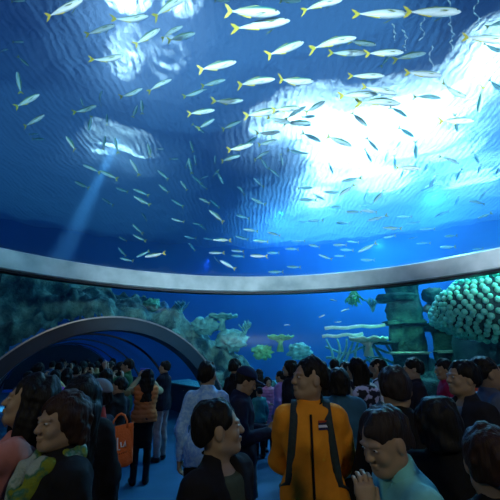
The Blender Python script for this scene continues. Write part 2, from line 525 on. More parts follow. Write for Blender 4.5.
for sx, nm in ((-1, 'left'), (1, 'right')):
    bm = bmesh.new()
    pr = [(3.0, 0), (3.3, 0), (3.0, 0.95), (2.86, 0.95), (2.86, 0.88), (3.0, 0.86)]
    rows = [[TC + TD * s + TS * (sx * x) + Vector((0, 0, z)) for x, z in pr] for s in (0.12, 15.8)]
    vs = add_grid_surface(bm, rows, closed_u=True); bm.faces.new(vs[0]); bm.faces.new(vs[1][::-1])
    w = bm_obj('wall_tunnel_' + nm, bm, m_parapet, smooth=False)
    tag(w, 'low parapet along the %s side of the tunnel' % nm, 'wall', kind='structure')
bm = bmesh.new()
vs = [bm.verts.new(tun(15.8, a)) for a in range(-80, 81, 5)]
bm.faces.new(vs)
tag(bm_obj('wall_tunnel_end', bm, m_dark, smooth=False), 'black end wall deep inside the tunnel', 'wall', kind='structure')

# ------------------------------------------------------------------ water body and surface
wv, nt, b = new_mat('sea_water'); nt.nodes.remove(b)
ab = N(nt, 'ShaderNodeVolumeAbsorption'); ab.inputs['Color'].default_value = (0.0, 0.72, 0.93, 1); ab.inputs['Density'].default_value = 0.085
sca = N(nt, 'ShaderNodeVolumeScatter'); sca.inputs['Color'].default_value = (0.16, 0.45, 1.0, 1); sca.inputs['Density'].default_value = 0.035; sca.inputs['Anisotropy'].default_value = 0.2
ad = N(nt, 'ShaderNodeAddShader')
nt.links.new(ab.outputs[0], ad.inputs[0]); nt.links.new(sca.outputs[0], ad.inputs[1])
nt.links.new(ad.outputs[0], nt.nodes['Material Output'].inputs['Volume'])
bm = bmesh.new()
cav = [(7.16, -0.6), (7.16, 4.1)] + [(r, z) for r, z in cap_profile(0.12)]
cav[2] = (7.16, 4.23)
cav = cav[:-1]
nseg = 72
P = [(28.0, -0.6), (28.0, ZW - 0.15)]
def ringpts(r, z): return [(r * math.sin(2 * math.pi * k / nseg), HY + r * math.cos(2 * math.pi * k / nseg), z) for k in range(nseg)]
vs = add_grid_surface(bm, [ringpts(*P[1]), ringpts(*P[0])] + [ringpts(r, z) for r, z in cav], closed_u=True)
ap = bm.verts.new((0, HY, cap_profile(0.12)[-1][1])); tp = bm.verts.new((0, HY, ZW - 0.15))
for k in range(nseg):
    bm.faces.new((vs[-1][k], vs[-1][(k + 1) % nseg], ap)); bm.faces.new((vs[0][(k + 1) % nseg], vs[0][k], tp))
water = bm_obj('water_body', bm, wv, smooth=False)
obj_eval_boolean(water, cutter)
tag(water, 'clear blue aquarium water around dome, window and tunnel', 'water', kind='structure')
bpy.data.objects.remove(cutter)

# rippled surface: light falls through it (translucent) and is bent by it (refraction)
ws, nt, b = new_mat('rippled_water_surface'); nt.nodes.remove(b)
tc = N(nt, 'ShaderNodeTexCoord')
n1 = N(nt, 'ShaderNodeTexNoise', Scale=2.6, Detail=10, Roughness=0.7, Distortion=1.2)
n2 = N(nt, 'ShaderNodeTexNoise', Scale=0.55, Detail=3, Distortion=0.8)
wvx = N(nt, 'ShaderNodeTexWave', Scale=1.1, Distortion=5.0, Detail=2.0)
for n in (n1, n2, wvx): nt.links.new(tc.outputs['Object'], n.inputs['Vector'])
mm = N(nt, 'ShaderNodeMath', operation='MULTIPLY_ADD'); mm.inputs[1].default_value = 2.2
nt.links.new(n2.outputs['Fac'], mm.inputs[0]); nt.links.new(n1.outputs['Fac'], mm.inputs[2])
m3 = N(nt, 'ShaderNodeMath', operation='MULTIPLY_ADD'); m3.inputs[1].default_value = 0.18
nt.links.new(wvx.outputs['Fac'], m3.inputs[0]); nt.links.new(mm.outputs[0], m3.inputs[2])
bp = N(nt, 'ShaderNodeBump', Strength=1.0, Distance=1.0)
nt.links.new(m3.outputs[0], bp.inputs['Height'])
tl = N(nt, 'ShaderNodeBsdfTranslucent'); tl.inputs[0].default_value = (0.42, 0.60, 0.95, 1)
rf = N(nt, 'ShaderNodeBsdfRefraction'); rf.inputs['IOR'].default_value = 1.33; rf.inputs['Roughness'].default_value = 0.0; rf.inputs['Color'].default_value = (0.75, 0.88, 1, 1)
nt.links.new(bp.outputs[0], tl.inputs['Normal']); nt.links.new(bp.outputs[0], rf.inputs['Normal'])
mx = N(nt, 'ShaderNodeMixShader'); mx.inputs[0].default_value = 0.5
nt.links.new(tl.outputs[0], mx.inputs[1]); nt.links.new(rf.outputs[0], mx.inputs[2])
nt.links.new(mx.outputs[0], nt.nodes['Material Output'].inputs['Surface'])
n = 260
xs = np.linspace(-28, 28, n)
X, Y = np.meshgrid(xs, xs + HY, indexing='ij')
Z = np.full_like(X, ZW)
rg = np.random.RandomState(3)
for i in range(14):
    a = rg.rand() * 6.28; f = 1.2 * (1 + 4 * rg.rand()); Z += 0.05 / f * 1.6 * np.sin((X * math.cos(a) + Y * math.sin(a)) * f + rg.rand() * 6.28)
V = np.stack([X.ravel(), Y.ravel(), Z.ravel()], 1)
ii = np.arange(n * n).reshape(n, n)
Q = np.stack([ii[:-1, :-1].ravel(), ii[:-1, 1:].ravel(), ii[1:, 1:].ravel(), ii[1:, :-1].ravel()], 1)
surf = link(bpy.data.objects.new('water_surface', np_mesh('water_surface', V, Q, ws)))
tag(surf, 'rippled water surface glowing high above the dome', 'water surface', kind='structure')

# tank walls and sea bed
m_tank = mottled('tank_wall_paint', (0.02, 0.16, 0.55), (0.04, 0.24, 0.70), 0.25, 0.9, 0.0, spec=0.1)
tank = bm_obj('wall_tank', revolve([(27.6, -0.4), (27.9, -0.4), (27.9, 13), (27.6, 13)], 0, 360, 96), m_tank)
tag(tank, 'blue painted far wall of the aquarium tank', 'wall', kind='structure')
# ------------------------------------------------------------------ fish
def fish_mat():
    m, nt, b = new_mat('fish_scales')
    tc = N(nt, 'ShaderNodeTexCoord')
    sp = N(nt, 'ShaderNodeSeparateXYZ'); nt.links.new(tc.outputs['Object'], sp.inputs[0])
    mr = N(nt, 'ShaderNodeMapRange'); mr.inputs['From Min'].default_value = -0.085; mr.inputs['From Max'].default_value = 0.085
    nt.links.new(sp.outputs['Z'], mr.inputs['Value'])
    cr = N(nt, 'ShaderNodeValToRGB'); e = cr.color_ramp.elements
    e[0].position = 0.15; e[0].color = (0.78, 0.86, 0.88, 1); e[1].position = 0.9; e[1].color = (0.03, 0.19, 0.21, 1)
    x = e.new(0.62); x.color = (0.60, 0.76, 0.78, 1)
    x = e.new(0.72); x.color = (0.42, 0.46, 0.10, 1)
    x = e.new(0.79); x.color = (0.08, 0.32, 0.34, 1)
    nt.links.new(mr.outputs[0], cr.inputs[0]); nt.links.new(cr.outputs[0], b.inputs['Base Color'])
    b.inputs['Metallic'].default_value = 0.0; b.inputs['Roughness'].default_value = 0.38
    nz = N(nt, 'ShaderNodeTexVoronoi', Scale=60.0); nt.links.new(tc.outputs['Object'], nz.inputs['Vector'])
    bp = N(nt, 'ShaderNodeBump', Strength=0.15, Distance=0.01)
    nt.links.new(nz.outputs['Distance'], bp.inputs['Height']); nt.links.new(bp.outputs[0], b.inputs['Normal'])
    return m
M_FISH = fish_mat()
M_TAIL = mottled('yellow_fin', (0.45, 0.42, 0.05), (0.65, 0.55, 0.08), 12, 0.5, 0.1)
M_FIN = mottled('olive_fin', (0.20, 0.30, 0.12), (0.30, 0.38, 0.15), 12, 0.5, 0.1)
M_EYE = mottled('black_eye', (0.004, 0.004, 0.005), (0.01, 0.01, 0.012), 12, 0.15, 0.0)

def bend(x, c):
    """sideways offset of the spine at x (head at +0.5, tail tip at -0.5)"""
    t = 0.25 - x
    return c * t * abs(t)

def fish_parts(c, slim=1.0):
    """unit-length fish, head to +X, back to +Z; returns bmeshes"""
    prof = [(0.50, 0.004, 0.0), (0.485, 0.022, 0.0), (0.455, 0.043, 0.002), (0.41, 0.064, 0.004), (0.34, 0.086, 0.006), (0.25, 0.101, 0.006), (0.14, 0.106, 0.003), (0.02, 0.098, 0.0),
            (-0.10, 0.080, 0.0), (-0.20, 0.056, 0.0), (-0.28, 0.034, 0.0), (-0.33, 0.019, 0.0), (-0.36, 0.014, 0.0)]
    body = bmesh.new(); seg = 14; rings = []
    for x, h, dz in prof:
        h = h * 0.93; w = h * (0.66 if x > -0.2 else 0.5); h = h * slim
        rings.append([body.verts.new((x, bend(x, c) + w * math.sin(2 * math.pi * k / seg), dz + h * math.cos(2 * math.pi * k / seg))) for k in range(seg)])
    for i in range(len(rings) - 1):
        for k in range(seg): body.faces.new((rings[i][k], rings[i + 1][k], rings[i + 1][(k + 1) % seg], rings[i][(k + 1) % seg]))
    body.faces.new(rings[0][::-1]); body.faces.new(rings[-1])
    def plate(pts, th=0.003):
        bm = bmesh.new()
        a = [bm.verts.new((x, bend(x, c) + th, z)) for x, z in pts]; b2 = [bm.verts.new((x, bend(x, c) - th, z)) for x, z in pts]
        bm.faces.new(a); bm.faces.new(b2[::-1])
        for i in range(len(pts)): bm.faces.new((a[i], b2[i], b2[(i + 1) % len(pts)], a[(i + 1) % len(pts)]))
        return bm
    tail = plate([(-0.335, 0.012), (-0.375, 0.035), (-0.43, 0.095), (-0.50, 0.125), (-0.475, 0.07), (-0.43, 0.0), (-0.475, -0.07), (-0.50, -0.125), (-0.43, -0.095), (-0.375, -0.035), (-0.335, -0.012)])
    dorsal = plate([(0.16, 0.078 * slim), (0.10, 0.115), (0.04, 0.108), (-0.10, 0.082), (-0.24, 0.052), (-0.25, 0.028 * slim), (-0.10, 0.058 * slim), (0.02, 0.072 * slim)])
    anal = plate([(0.03, -0.072 * slim), (-0.03, -0.105), (-0.12, -0.085), (-0.24, -0.048), (-0.25, -0.028 * slim), (-0.10, -0.058 * slim)])
    pects = []
    for s in (1, -1):
        pect = bmesh.new(); pects.append(pect)
        q = [(0.27, s * 0.058, -0.01), (0.15, s * 0.115, -0.055), (0.08, s * 0.12, -0.075), (0.22, s * 0.066, -0.035)]
        a = [pect.verts.new(p) for p in q]; b2 = [pect.verts.new((p[0], p[1], p[2] - 0.005)) for p in q]
        pect.faces.new(a); pect.faces.new(b2[::-1])
        for i in range(4): pect.faces.new((a[i], b2[i], b2[(i + 1) % 4], a[(i + 1) % 4]))
    eyes = []
    for s in (1, -1):
        eye = bmesh.new(); eyes.append(eye)
        bmesh.ops.create_uvsphere(eye, u_segments=8, v_segments=6, radius=0.014, matrix=Matrix.Translation((0.425, s * 0.034, 0.018)))
    return body, tail, dorsal, anal, pects, eyes

def fish_proto_full(c, slim):
    body, tail, dorsal, anal, pects, eyes = fish_parts(c, slim)
    ms = []
    for nm, bm, m in (('fish', body, M_FISH), ('tail_fin', tail, M_TAIL), ('dorsal_fin', dorsal, M_FIN), ('anal_fin', anal, M_TAIL), ('pectoral_fin', pects[0], M_FIN), ('pectoral_fin', pects[1], M_FIN), ('eye', eyes[0], M_EYE), ('eye', eyes[1], M_EYE)):
        me = bpy.data.meshes.new(nm); bmesh.ops.recalc_face_normals(bm, faces=bm.faces); bm.to_mesh(me); bm.free(); me.materials.append(m)
        if nm in ('fish', 'eye'):
            for p in me.polygons: p.use_smooth = True
        ms.append((nm, me))
    return ms
def fish_proto_small(c, slim):
    ms = fish_proto_full(c, slim)
    V, F, MI = [], [], []
    mats = [M_FISH, M_TAIL, M_FIN, M_EYE]
    for nm, me in ms[:4]:
        n = len(V); V += [tuple(v.co) for v in me.vertices]
        for p in me.polygons:
            F.append([n + i for i in p.vertices]); MI.append(mats.index(me.materials[0]))
    me = bpy.data.meshes.new('fish'); me.from_pydata(V, [], F)
    for m in mats: me.materials.append(m)
    for p, i in zip(me.polygons, MI): p.material_index = i; p.use_smooth = i == 0
    return me
CURV = [0.0, 0.45, -0.45, 0.9]
FULL = [fish_proto_full(c, s) for c, s in zip(CURV, (0.95, 0.9, 0.95, 0.9))]
SMALL = [fish_proto_small(c, s) for c, s in zip(CURV, (1.0, 0.9, 0.95, 0.9))]

# x, y, length, direction of the head (degrees, 0 = right, 90 = up) as the fish hang in the water overhead
FISH = """64 9 43 25;18 42 13 0;3 50 12 5;24 62 14 -40;19 83 22 100;27 101 29 28;34 121 26 30;18 1 14 5;100 30 32 18;131 20 36 15;169 5 40 25;147 37 32 32;
171 31 26 20;181 37 30 15;108 60 33 18;159 84 27 17;132 94 24 30;99 97 14 60;86 110 24 25;90 123 16 -100;82 103 10 110;72 144 22 130;33 134 10 -5;38 139 12 0;
135 112 16 70;142 108 18 95;107 120 12 95;116 145 16 100;104 143 14 80;135 167 18 125;150 152 20 110;109 175 20 155;160 149 8 0;163 175 14 140;174 159 9 0;
192 147 14 110;190 166 16 100;187 163 10 60;195 160 10 100;184 186 14 125;197 180 12 140;91 168 18 160;82 185 18 155;194 94 22 25;201 112 28 8;198 128 16 -40;206 124 20 30;
222 1 16 0;290 1 22 0;252 12 56 -2;260 25 60 8;285 49 44 20;217 66 40 12;213 83 26 15;255 81 40 4;295 82 41 3;203 90 9 10;228 102 31 7;231 125 22 20;262 113 38 10;286 109 30 5;
315 107 26 30;295 112 24 25;278 121 26 -5;297 123 28 0;308 117 16 8;305 125 14 0;268 134 26 12;250 142 18 35;267 143 20 18;240 148 28 18;230 158 22 12;261 155 18 22;264 163 14 -60;
274 172 14 -45;282 160 12 -80;295 152 16 -8;215 160 10 90;216 173 10 50;220 178 14 -60;204 177 9 10;203 186 12 140;258 183 14 130;240 189 8 140;
322 3 40 5;380 14 56 0;432 12 56 0;333 41 46 6;362 43 28 -8;347 53 38 0;384 53 42 2;411 55 32 5;386 60 14 50;366 76 36 0;379 90 36 -12;358 95 42 2;380 101 44 -10;388 93 18 -10;
423 74 38 -5;428 96 26 -12;452 92 32 -20;485 39 44 -5;500 23 28 15;492 49 24 -12;495 86 22 -30;481 99 30 -100;399 111 20 -38;406 132 20 -32;456 123 18 -80;456 121 38 0;416 150 18 -90;
450 159 20 -30;476 157 14 -65;479 169 10 -100;458 175 14 -105;497 172 10 70;408 168 28 -3;427 166 12 -120;402 174 10 -110;433 180 18 -115;425 189 12 200;398 146 10 60;395 162 14 -90;
311 137 22 -25;339 141 28 -22;359 119 22 -42;372 144 18 -48;368 155 16 -62;387 156 14 -110;331 168 12 -70;350 180 18 188;303 153 12 -5;305 188 16 0;
122 190 14 160;141 192 16 160;142 201 18 150;108 202 14 150;164 189 14 140;177 203 14 150;145 217 12 130;178 221 14 160;137 229 14 130;139 238 14 150;123 239 10 150;122 252 12 130;
127 260 14 165;143 254 14 205;155 255 20 190;190 238 12 160;192 247 10 130;197 224 10 170;205 201 14 155;215 204 12 140;217 216 20 145;242 191 12 125;258 202 16 150;243 217 14 165;
202 227 10 150;251 230 16 175;208 239 10 170;222 240 18 180;242 238 14 165;261 241 16 175;274 234 14 165;298 241 14 180;292 249 14 178;217 253 16 178;238 251 14 175;238 256 14 175;
259 256 18 178;274 253 14 180;217 260 10 130;228 265 18 150;276 272 16 180;294 267 14 178;332 193 18 170;347 190 20 215;366 195 12 250;379 196 18 230;318 197 16 -20;308 200 18 180;
335 207 14 0;366 205 12 5;354 212 18 180;370 211 18 178;376 219 18 190;343 223 16 178;303 222 10 180;315 221 16 178;392 228 18 180;389 237 12 190;315 246 14 170;353 242 12 175;
340 245 14 180;347 250 14 178;340 256 12 180;367 248 20 205;368 260 14 180;325 257 14 160;404 217 14 180;413 223 14 190;427 229 14 185;413 238 10 190;423 243 12 188;451 236 14 185;
448 247 16 182;477 249 10 185;441 214 14 205;457 201 12 245;478 202 18 175;483 195 12 230;484 216 14 200;403 190 10 230;431 185 14 210"""
fl = [tuple(float(v) for v in t.split()) for t in FISH.replace('\n', '').split(';')]

COLN = ['at the far left', 'left of centre', 'in the middle', 'right of centre', 'at the far right']
ROWN = ['along the top', 'in the upper water', 'at mid height', 'in the lower water', 'just above the ring']
ORD = ['first', 'second', 'third', 'fourth', 'fifth', 'sixth', 'seventh', 'eighth', 'ninth', 'tenth', 'eleventh', 'twelfth', 'thirteenth', 'fourteenth', 'fifteenth', 'sixteenth', 'seventeenth', 'eighteenth', 'nineteenth', 'twentieth', 'twenty-first', 'twenty-second', 'twenty-third', 'twenty-fourth', 'twenty-fifth', 'twenty-sixth']
zones = {}
for i, f in enumerate(fl):
    zones.setdefault((min(4, int(f[0] // 100)), min(4, int(f[1] // 52))), []).append(i)
lab = {}
for (cx, cy), ids in zones.items():
    ids.sort(key=lambda i: fl[i][0])
    for k, i in enumerate(ids):
        a = fl[i][3] % 360
        hd = 'right' if a < 50 or a > 310 else 'up' if a < 130 else 'left' if a < 235 else 'down'
        lab[i] = 'fish heading %s, %s from left of %d %s %s' % (hd, ORD[k], len(ids), COLN[cx], ROWN[cy])
for i, (px, py, ln, ang) in enumerate(fl):
    d = ray(px, py)
    t0 = dome_dist(d)
    rnd = random.random()
    t = max(FPX * (0.55 + 0.2 * rnd) / ln, t0 * 1.04 + 0.45)
    tmax = (ZW - 0.8 - CAM_Z) / d.z
    t = min(t, tmax)
    P = CPOS + d * t
    L = ln * t / FPX
    a = R(ang); dn = d.normalized()
    rt = dn.cross(Vector((0, 0, 1))).normalized(); up = rt.cross(dn)
    # rotate screen axes onto the local view direction
    h = (CRT * math.cos(a) + CUP * math.sin(a) + dn * random.uniform(-0.25, 0.25)).normalized()
    z = Vector((0, 0, 1)) - dn * 0.25
    side = random.uniform(-0.3, 0.3)
    z = (z - h * z.dot(h))
    if z.length < 0.3: z = dn.cross(h)
    z.normalize(); y = z.cross(h).normalized(); z = h.cross(y)
    Mx = Matrix((h, y, z)).transposed().to_4x4()
    v = 0 if 150 < (ang % 360) < 185 and random.random() < 0.5 or (ang % 360) in (0,) else random.choice([0, 1, 2, 1, 2, 3] if ln < 24 else [0, 0, 1, 2])
    big = ln >= 24
    me = FULL[v][0][1] if big else SMALL[v]
    o = bpy.data.objects.new('fish', me); link(o)
    o.matrix_world = Matrix.Translation(P) @ Mx @ Matrix.Rotation(side, 4, 'X') @ Matrix.Diagonal((L, L, L, 1))
    tag(o, lab[i], 'fish', 'school of yellow-tailed fish above the dome')
    if big:
        for nm, m2 in FULL[v][1:]: link(bpy.data.objects.new(nm, m2), o)
# ------------------------------------------------------------------ sea bed and reef behind the window
def fbm(p, o=4, s=1.0):
    v = 0; a = 1.0; q = Vector(p) * s
    for _ in range(o):
        v += a * noise.noise(q); q = q * 2.03; a *= 0.5
    return v

m_rock = mottled('reef_rock', (0.02, 0.06, 0.06), (0.16, 0.30, 0.24), 2.2, 0.95, 0.8, 9, dist=0.08, detail=9, spec=0.1, sharp=0.06)
m_rock2 = mottled('pillar_rock', (0.02, 0.055, 0.065), (0.09, 0.18, 0.17), 2.6, 0.95, 0.8, 8, dist=0.08, detail=9, spec=0.1, sharp=0.05)
m_shaded_rock = mottled('shaded_rock', (0.008, 0.02, 0.025), (0.03, 0.07, 0.07), 2.0, 0.95, 0.8, 8, dist=0.08, detail=9, spec=0.1)  # shade of the far left reef put into the rock colour
m_sand = mottled('pale_sand', (0.35, 0.60, 0.48), (0.62, 0.85, 0.68), 1.3, 0.95, 0.6, 7, dist=0.06, detail=7, spec=0.1)
m_pale = mottled('pale_crust', (0.45, 0.62, 0.50), (0.85, 0.92, 0.80), 5, 0.9, 0.5, 20, dist=0.03, spec=0.2)
m_bubble = mottled('bubble_coral_flesh', (0.10, 0.62, 0.48), (0.28, 0.92, 0.70), 9, 0.45, 0.15, 30, dist=0.01)
m_coralroot = mottled('coral_skeleton', (0.01, 0.05, 0.07), (0.03, 0.12, 0.13), 5, 0.9, 0.4, 20)
m_green = mottled('green_coral', (0.06, 0.30, 0.12), (0.22, 0.60, 0.25), 6, 0.8, 0.5, 20)
m_teal = mottled('teal_coral', (0.04, 0.22, 0.22), (0.16, 0.46, 0.40), 6, 0.8, 0.5, 20)
m_pink = mottled('pink_coral', (0.45, 0.20, 0.22), (0.72, 0.40, 0.38), 6, 0.8, 0.5, 20)

def polar(azd, r, z=0.0):
    """point at azimuth (degrees to the right of straight ahead) and distance from the camera"""
    return Vector((r * math.sin(R(azd)), r * math.cos(R(azd)), z))

# sea bed
bm = bmesh.new(); rows = []
for i in range(46):
    r = 7.3 + (i / 45) ** 1.5 * 20
    rows.append([(r * math.sin(a), HY + r * math.cos(a), 0.15 + 0.25 * fbm((r * math.sin(a), r * math.cos(a), 0), 4, 0.5) - 0.03 * max(0, 9 - r)) for a in [R(-20 + 130 * k / 110) for k in range(111)]])
add_grid_surface(bm, rows)
bmesh.ops.delete(bm, geom=[v for v in bm.verts if (v.co - TC).dot(TD) > -1.5 and abs((v.co - TC).dot(TS)) < TR + 0.2], context='VERTS')
ob = bm_obj('sea_bed', bm, m_sand); tag(ob, 'pale sandy sea bed outside the panorama window', 'sea bed', kind='structure')

# reef slope on the left: height falls from the tunnel towards the open blue
from mathutils.bvhtree import BVHTree
REEF_BVH = []
def reef_slope(name, az0, az1, hfun, r0, depth, mat, label, cat, nu=170, nv=60, amp=0.75, seed=0):
    bm = bmesh.new(); rows = []
    for j in range(nv + 1):
        v = j / nv; row = []
        for i in range(nu + 1):
            u = i / nu; az = az0 + (az1 - az0) * u
            h = hfun(az)
            z = -0.3 + (h + 0.3) * math.sin(min(1, v * 1.25) * math.pi / 2) - (0 if v < 0.8 else (v - 0.8) * 2)
            r = r0 + depth * (v ** 1.6)
            p = polar(az, r, z)
            q = p + Vector((seed, 0, 0))
            d = amp * fbm(q, 6, 0.8) + 0.35 * amp * abs(fbm(q + Vector((9, 3, 1)), 3, 2.2))
            n = Vector((-math.sin(R(az)), -math.cos(R(az)), 0.9)).normalized()
            edge = min(1, 6 * u, 6 * (1 - u))
            row.append(p + n * d * edge)
        rows.append(row)
    add_grid_surface(bm, rows)
    bad = []
    for v in bm.verts:       # nothing grows inside the tunnel or against the window
        w = v.co - TC; s = w.dot(TD); x = w.dot(TS)
        if (s > -1 and math.hypot(x, v.co.z - TZ) < TR + 0.15) or math.hypot(v.co.x, v.co.y - HY) < 7.3: bad.append(v)
    bmesh.ops.delete(bm, geom=bad, context='VERTS')
    bmesh.ops.recalc_face_normals(bm, faces=bm.faces)
    REEF_BVH.append(BVHTree.FromBMesh(bm))
    ob = bm_obj(name, bm, mat)
    return tag(ob, label, cat)
def on_reef(px, py, sink=0.0):
    d = ray(px, py).normalized(); best = None
    for b in REEF_BVH:
        hit = b.ray_cast(CPOS, d)
        if hit[0] is not None and (best is None or hit[3] < best[3]): best = hit
    if best is None: return at(px, py, 12.5)
    return best[0] + d * sink
reef_slope('reef_slope', -40, 15, lambda a: 4.6 - 0.062 * (max(a, -27) + 27) - (0.9 if a > -8 else 0.9 * max(0, (a + 14) / 6)) * 0.8 - (0.085 * max(0, a + 8)), 11.9, 3.6, m_rock,
           'long rugged coral slope falling away rightwards behind the tunnel arch', 'reef', amp=0.8)
reef_slope('reef_slope', -66, -36, lambda a: 4.6, 10.6, 3.0, m_shaded_rock, 'dark rock face at the far left behind the window', 'reef', nu=110, seed=20, amp=0.7)
reef_slope('reef_mound', 30, 56, lambda a: 1.62 - 0.01 * abs(a - 42), 10.9, 2.6, m_sand,
           'pale green rounded mound below the bubble coral', 'reef', nu=110, seed=40, amp=0.28)
reef_slope('reef_mound', 13, 33, lambda a: 1.25, 12.3, 2.5, m_sand, 'low bright green reef bank at the foot of the rock pillars', 'reef', nu=110, seed=60, amp=0.32)

def rock(name, c, s, mat, label=None, cat=None, parent=None, seed=0, amp=0.35, sub=4, freq=1.6, sq=0.0):
    bm = bmesh.new()
    bmesh.ops.create_icosphere(bm, subdivisions=sub, radius=1.0)
    for v in bm.verts:
        p = v.co.copy()
        if sq:
            m = max(abs(p.x), abs(p.y), abs(p.z)); p = p.lerp(p / m, sq)
        p *= 1 + amp * fbm(p + Vector((seed * 7.3, seed, 0)), 5, freq)
        v.co = Vector((p.x * s[0], p.y * s[1], p.z * s[2]))
    ob = bm_obj(name, bm, mat, parent, loc=None if parent is not None else c)
    if parent is not None: ob.location = c
    if label: tag(ob, label, cat)
    return ob

# two encrusted pillars of a sunken ruin
def pillar(az, r, w, h, label, seed, shelves, mat=m_rock2):
    root = empty('ruin_pillar', polar(az, r, 0.0), -R(az)); tag(root, label, 'pillar', None)
    bm = bmesh.new(); rows = []
    for j in range(56):
        z = h * j / 55; row = []
        for k in range(44):
            a = 2 * math.pi * k / 44
            c, s = math.cos(a), math.sin(a); m = max(abs(c), abs(s)) ** 0.75
            g = w * (1 + 0.12 * (z < 0.6)) / m
            g *= 1 + 0.22 * fbm((c * 1.2, s * 1.2 + seed * 5, z * 1.1), 5, 1.8)
            row.append((g * c, g * s, z))
        rows.append(row)
    vs = add_grid_surface(bm, rows, closed_u=True); bm.faces.new(vs[-1]); bm.faces.new(vs[0][::-1])
    bm_obj('shaft', bm, mat, root)
    for k, (sx, z, sw, th, pale) in enumerate(shelves):
        rock('ledge', (sx, -w * 0.75, z), (sw, 0.4, th), m_pale if pale else mat, parent=root, seed=seed + k + 3, amp=0.25, sub=3, sq=0.5)
    return root
pillar(23.6, 12.6, 0.50, 4.6, 'broad square ruin pillar, the wider of two behind the window', 1, [(0.0, 1.98, 0.58, 0.05, True), (0.0, 2.9, 0.62, 0.09, False), (-0.75, 2.3, 0.5, 0.06, False), (-0.2, 3.7, 0.6, 0.14, False)])
pillar(28.6, 12.9, 0.38, 3.9, 'slender crumbling ruin pillar beside the bubble coral', 2, [(0.25, 2.02, 0.62, 0.05, True), (-0.1, 2.75, 0.55, 0.14, False), (0.1, 3.3, 0.42, 0.2, False), (-0.2, 3.75, 0.3, 0.22, False)])
rock('reef_boulder', polar(26.2, 12.2, 0.9), (0.5, 0.4, 0.75), m_teal, 'teal boulder wedged between the two ruin pillars', 'rock', seed=4, amp=0.5)
rock('reef_boulder', polar(28.4, 11.6, 0.9), (0.9, 0.5, 0.62), m_rock2, 'dark boulder at the foot of the slender ruin pillar', 'rock', seed=5, amp=0.5)

# wreck: two pale beams above a row of curling ribs
root = empty('boat_wreck', polar(16.3, 12.4, 0.0), -R(16.3)); tag(root, 'sunken boat skeleton with two pale beams and curling ribs', 'wreck')
for z, x0, x1 in ((2.78, -0.95, 0.95), (2.52, -1.05, 0.25)):
    bm = bmesh.new(); add_tube(bm, [(x0 + (x1 - x0) * t / 8, -0.3 + 0.02 * math.sin(t * 2), z + 0.025 * math.sin(t * 1.7) + 0.05 * t / 8) for t in range(9)], 0.055, 8); bm_obj('beam', bm, m_pale, root)
for k in range(8):
    x = -0.95 + k * 0.27; bm = bmesh.new()
    pts = []
    for t in range(15):
        u = t / 14; pts.append((x + 0.30 * math.sin(u * 4.2 + k * 0.8) * (0.4 + u * 0.6), -0.25 + 0.25 * math.cos(u * 3), 2.45 - 1.35 * u))
    add_tube(bm, pts, [0.03 + 0.02 * math.sin(math.pi * t / 14) for t in range(15)], 7); bm_obj('rib', bm, m_teal, root)
for k in range(3):
    bm = bmesh.new(); add_tube(bm, [(-1.0 + 2.1 * t / 10, 0.1, 1.4 + 0.35 * k + 0.12 * math.sin(t * 0.9 + k)) for t in range(11)], 0.04, 7); bm_obj('stringer', bm, m_teal, root)
rock('keel', (0.0, 0.2, 0.95), (1.3, 0.4, 0.3), m_rock, parent=root, seed=9, amp=0.4)

# big bubble coral, hanging over from an outcrop on the right
root = empty('bubble_coral', polar(36.6, 10.7, 3.2), -R(36.6)); tag(root, 'huge coral head studded all over with shining turquoise bubbles', 'coral')
bm = bmesh.new(); bmesh.ops.create_icosphere(bm, subdivisions=4, radius=1.0)
def coral_pt(u, off=0.0):
    d = Vector(u)
    sx = 1.75; sz = 0.98 + 0.30 * d.x
    s = 1 + 0.10 * fbm(d, 3, 1.3)
    return Vector((d.x * (sx + off), d.y * (1.0 + off), d.z * (sz + off) + 0.33 * d.x)) * s
for v in bm.verts: v.co = coral_pt(v.co.normalized())
bm_obj('coral_base', bm, m_coralroot, root)
bub = bmesh.new(); bmesh.ops.create_icosphere(bub, subdivisions=2, radius=1.0)
bme = bpy.data.meshes.new('bubble'); bub.to_mesh(bme); bub.free(); bme.materials.append(m_bubble)
for p in bme.polygons: p.use_smooth = True
pts = []
NB = 720
for i in range(NB):
    z = 1 - 2 * (i + 0.5) / NB; a = i * 2.39996
    u = Vector((math.sqrt(1 - z * z) * math.cos(a), math.sqrt(1 - z * z) * math.sin(a), z))
    if u.y > 0.25: continue
    u = (u + Vector((random.uniform(-.02, .02), 0, random.uniform(-.02, .02)))).normalized()
    r = random.uniform(0.060, 0.084)
    if u.z < -0.93: continue
    pts.append((coral_pt(u, 0.02), r, u.y))
pts.sort(key=lambda t: t[2] - (0.4 if -1.3 < t[0].x < 0.4 else 0))
for p, r, _ in pts[:100]:
    o = bpy.data.objects.new('bubble', bme); link(o, root); o.location = p; o.scale = (r, r, r * 1.05)
bm = bmesh.new()
for p, r, _ in pts[100:]:
    bmesh.ops.create_icosphere(bm, subdivisions=2, radius=r, matrix=Matrix.Translation(p))
ob = bm_obj('outer_bubbles', bm, m_bubble, root); tag(ob, kind='stuff')
rock('reef_outcrop', polar(41, 13.4, 1.9), (3.0, 1.0, 2.3), m_coralroot, 'dark hollow rock outcrop carrying the bubble coral', 'rock', seed=11, amp=0.3)

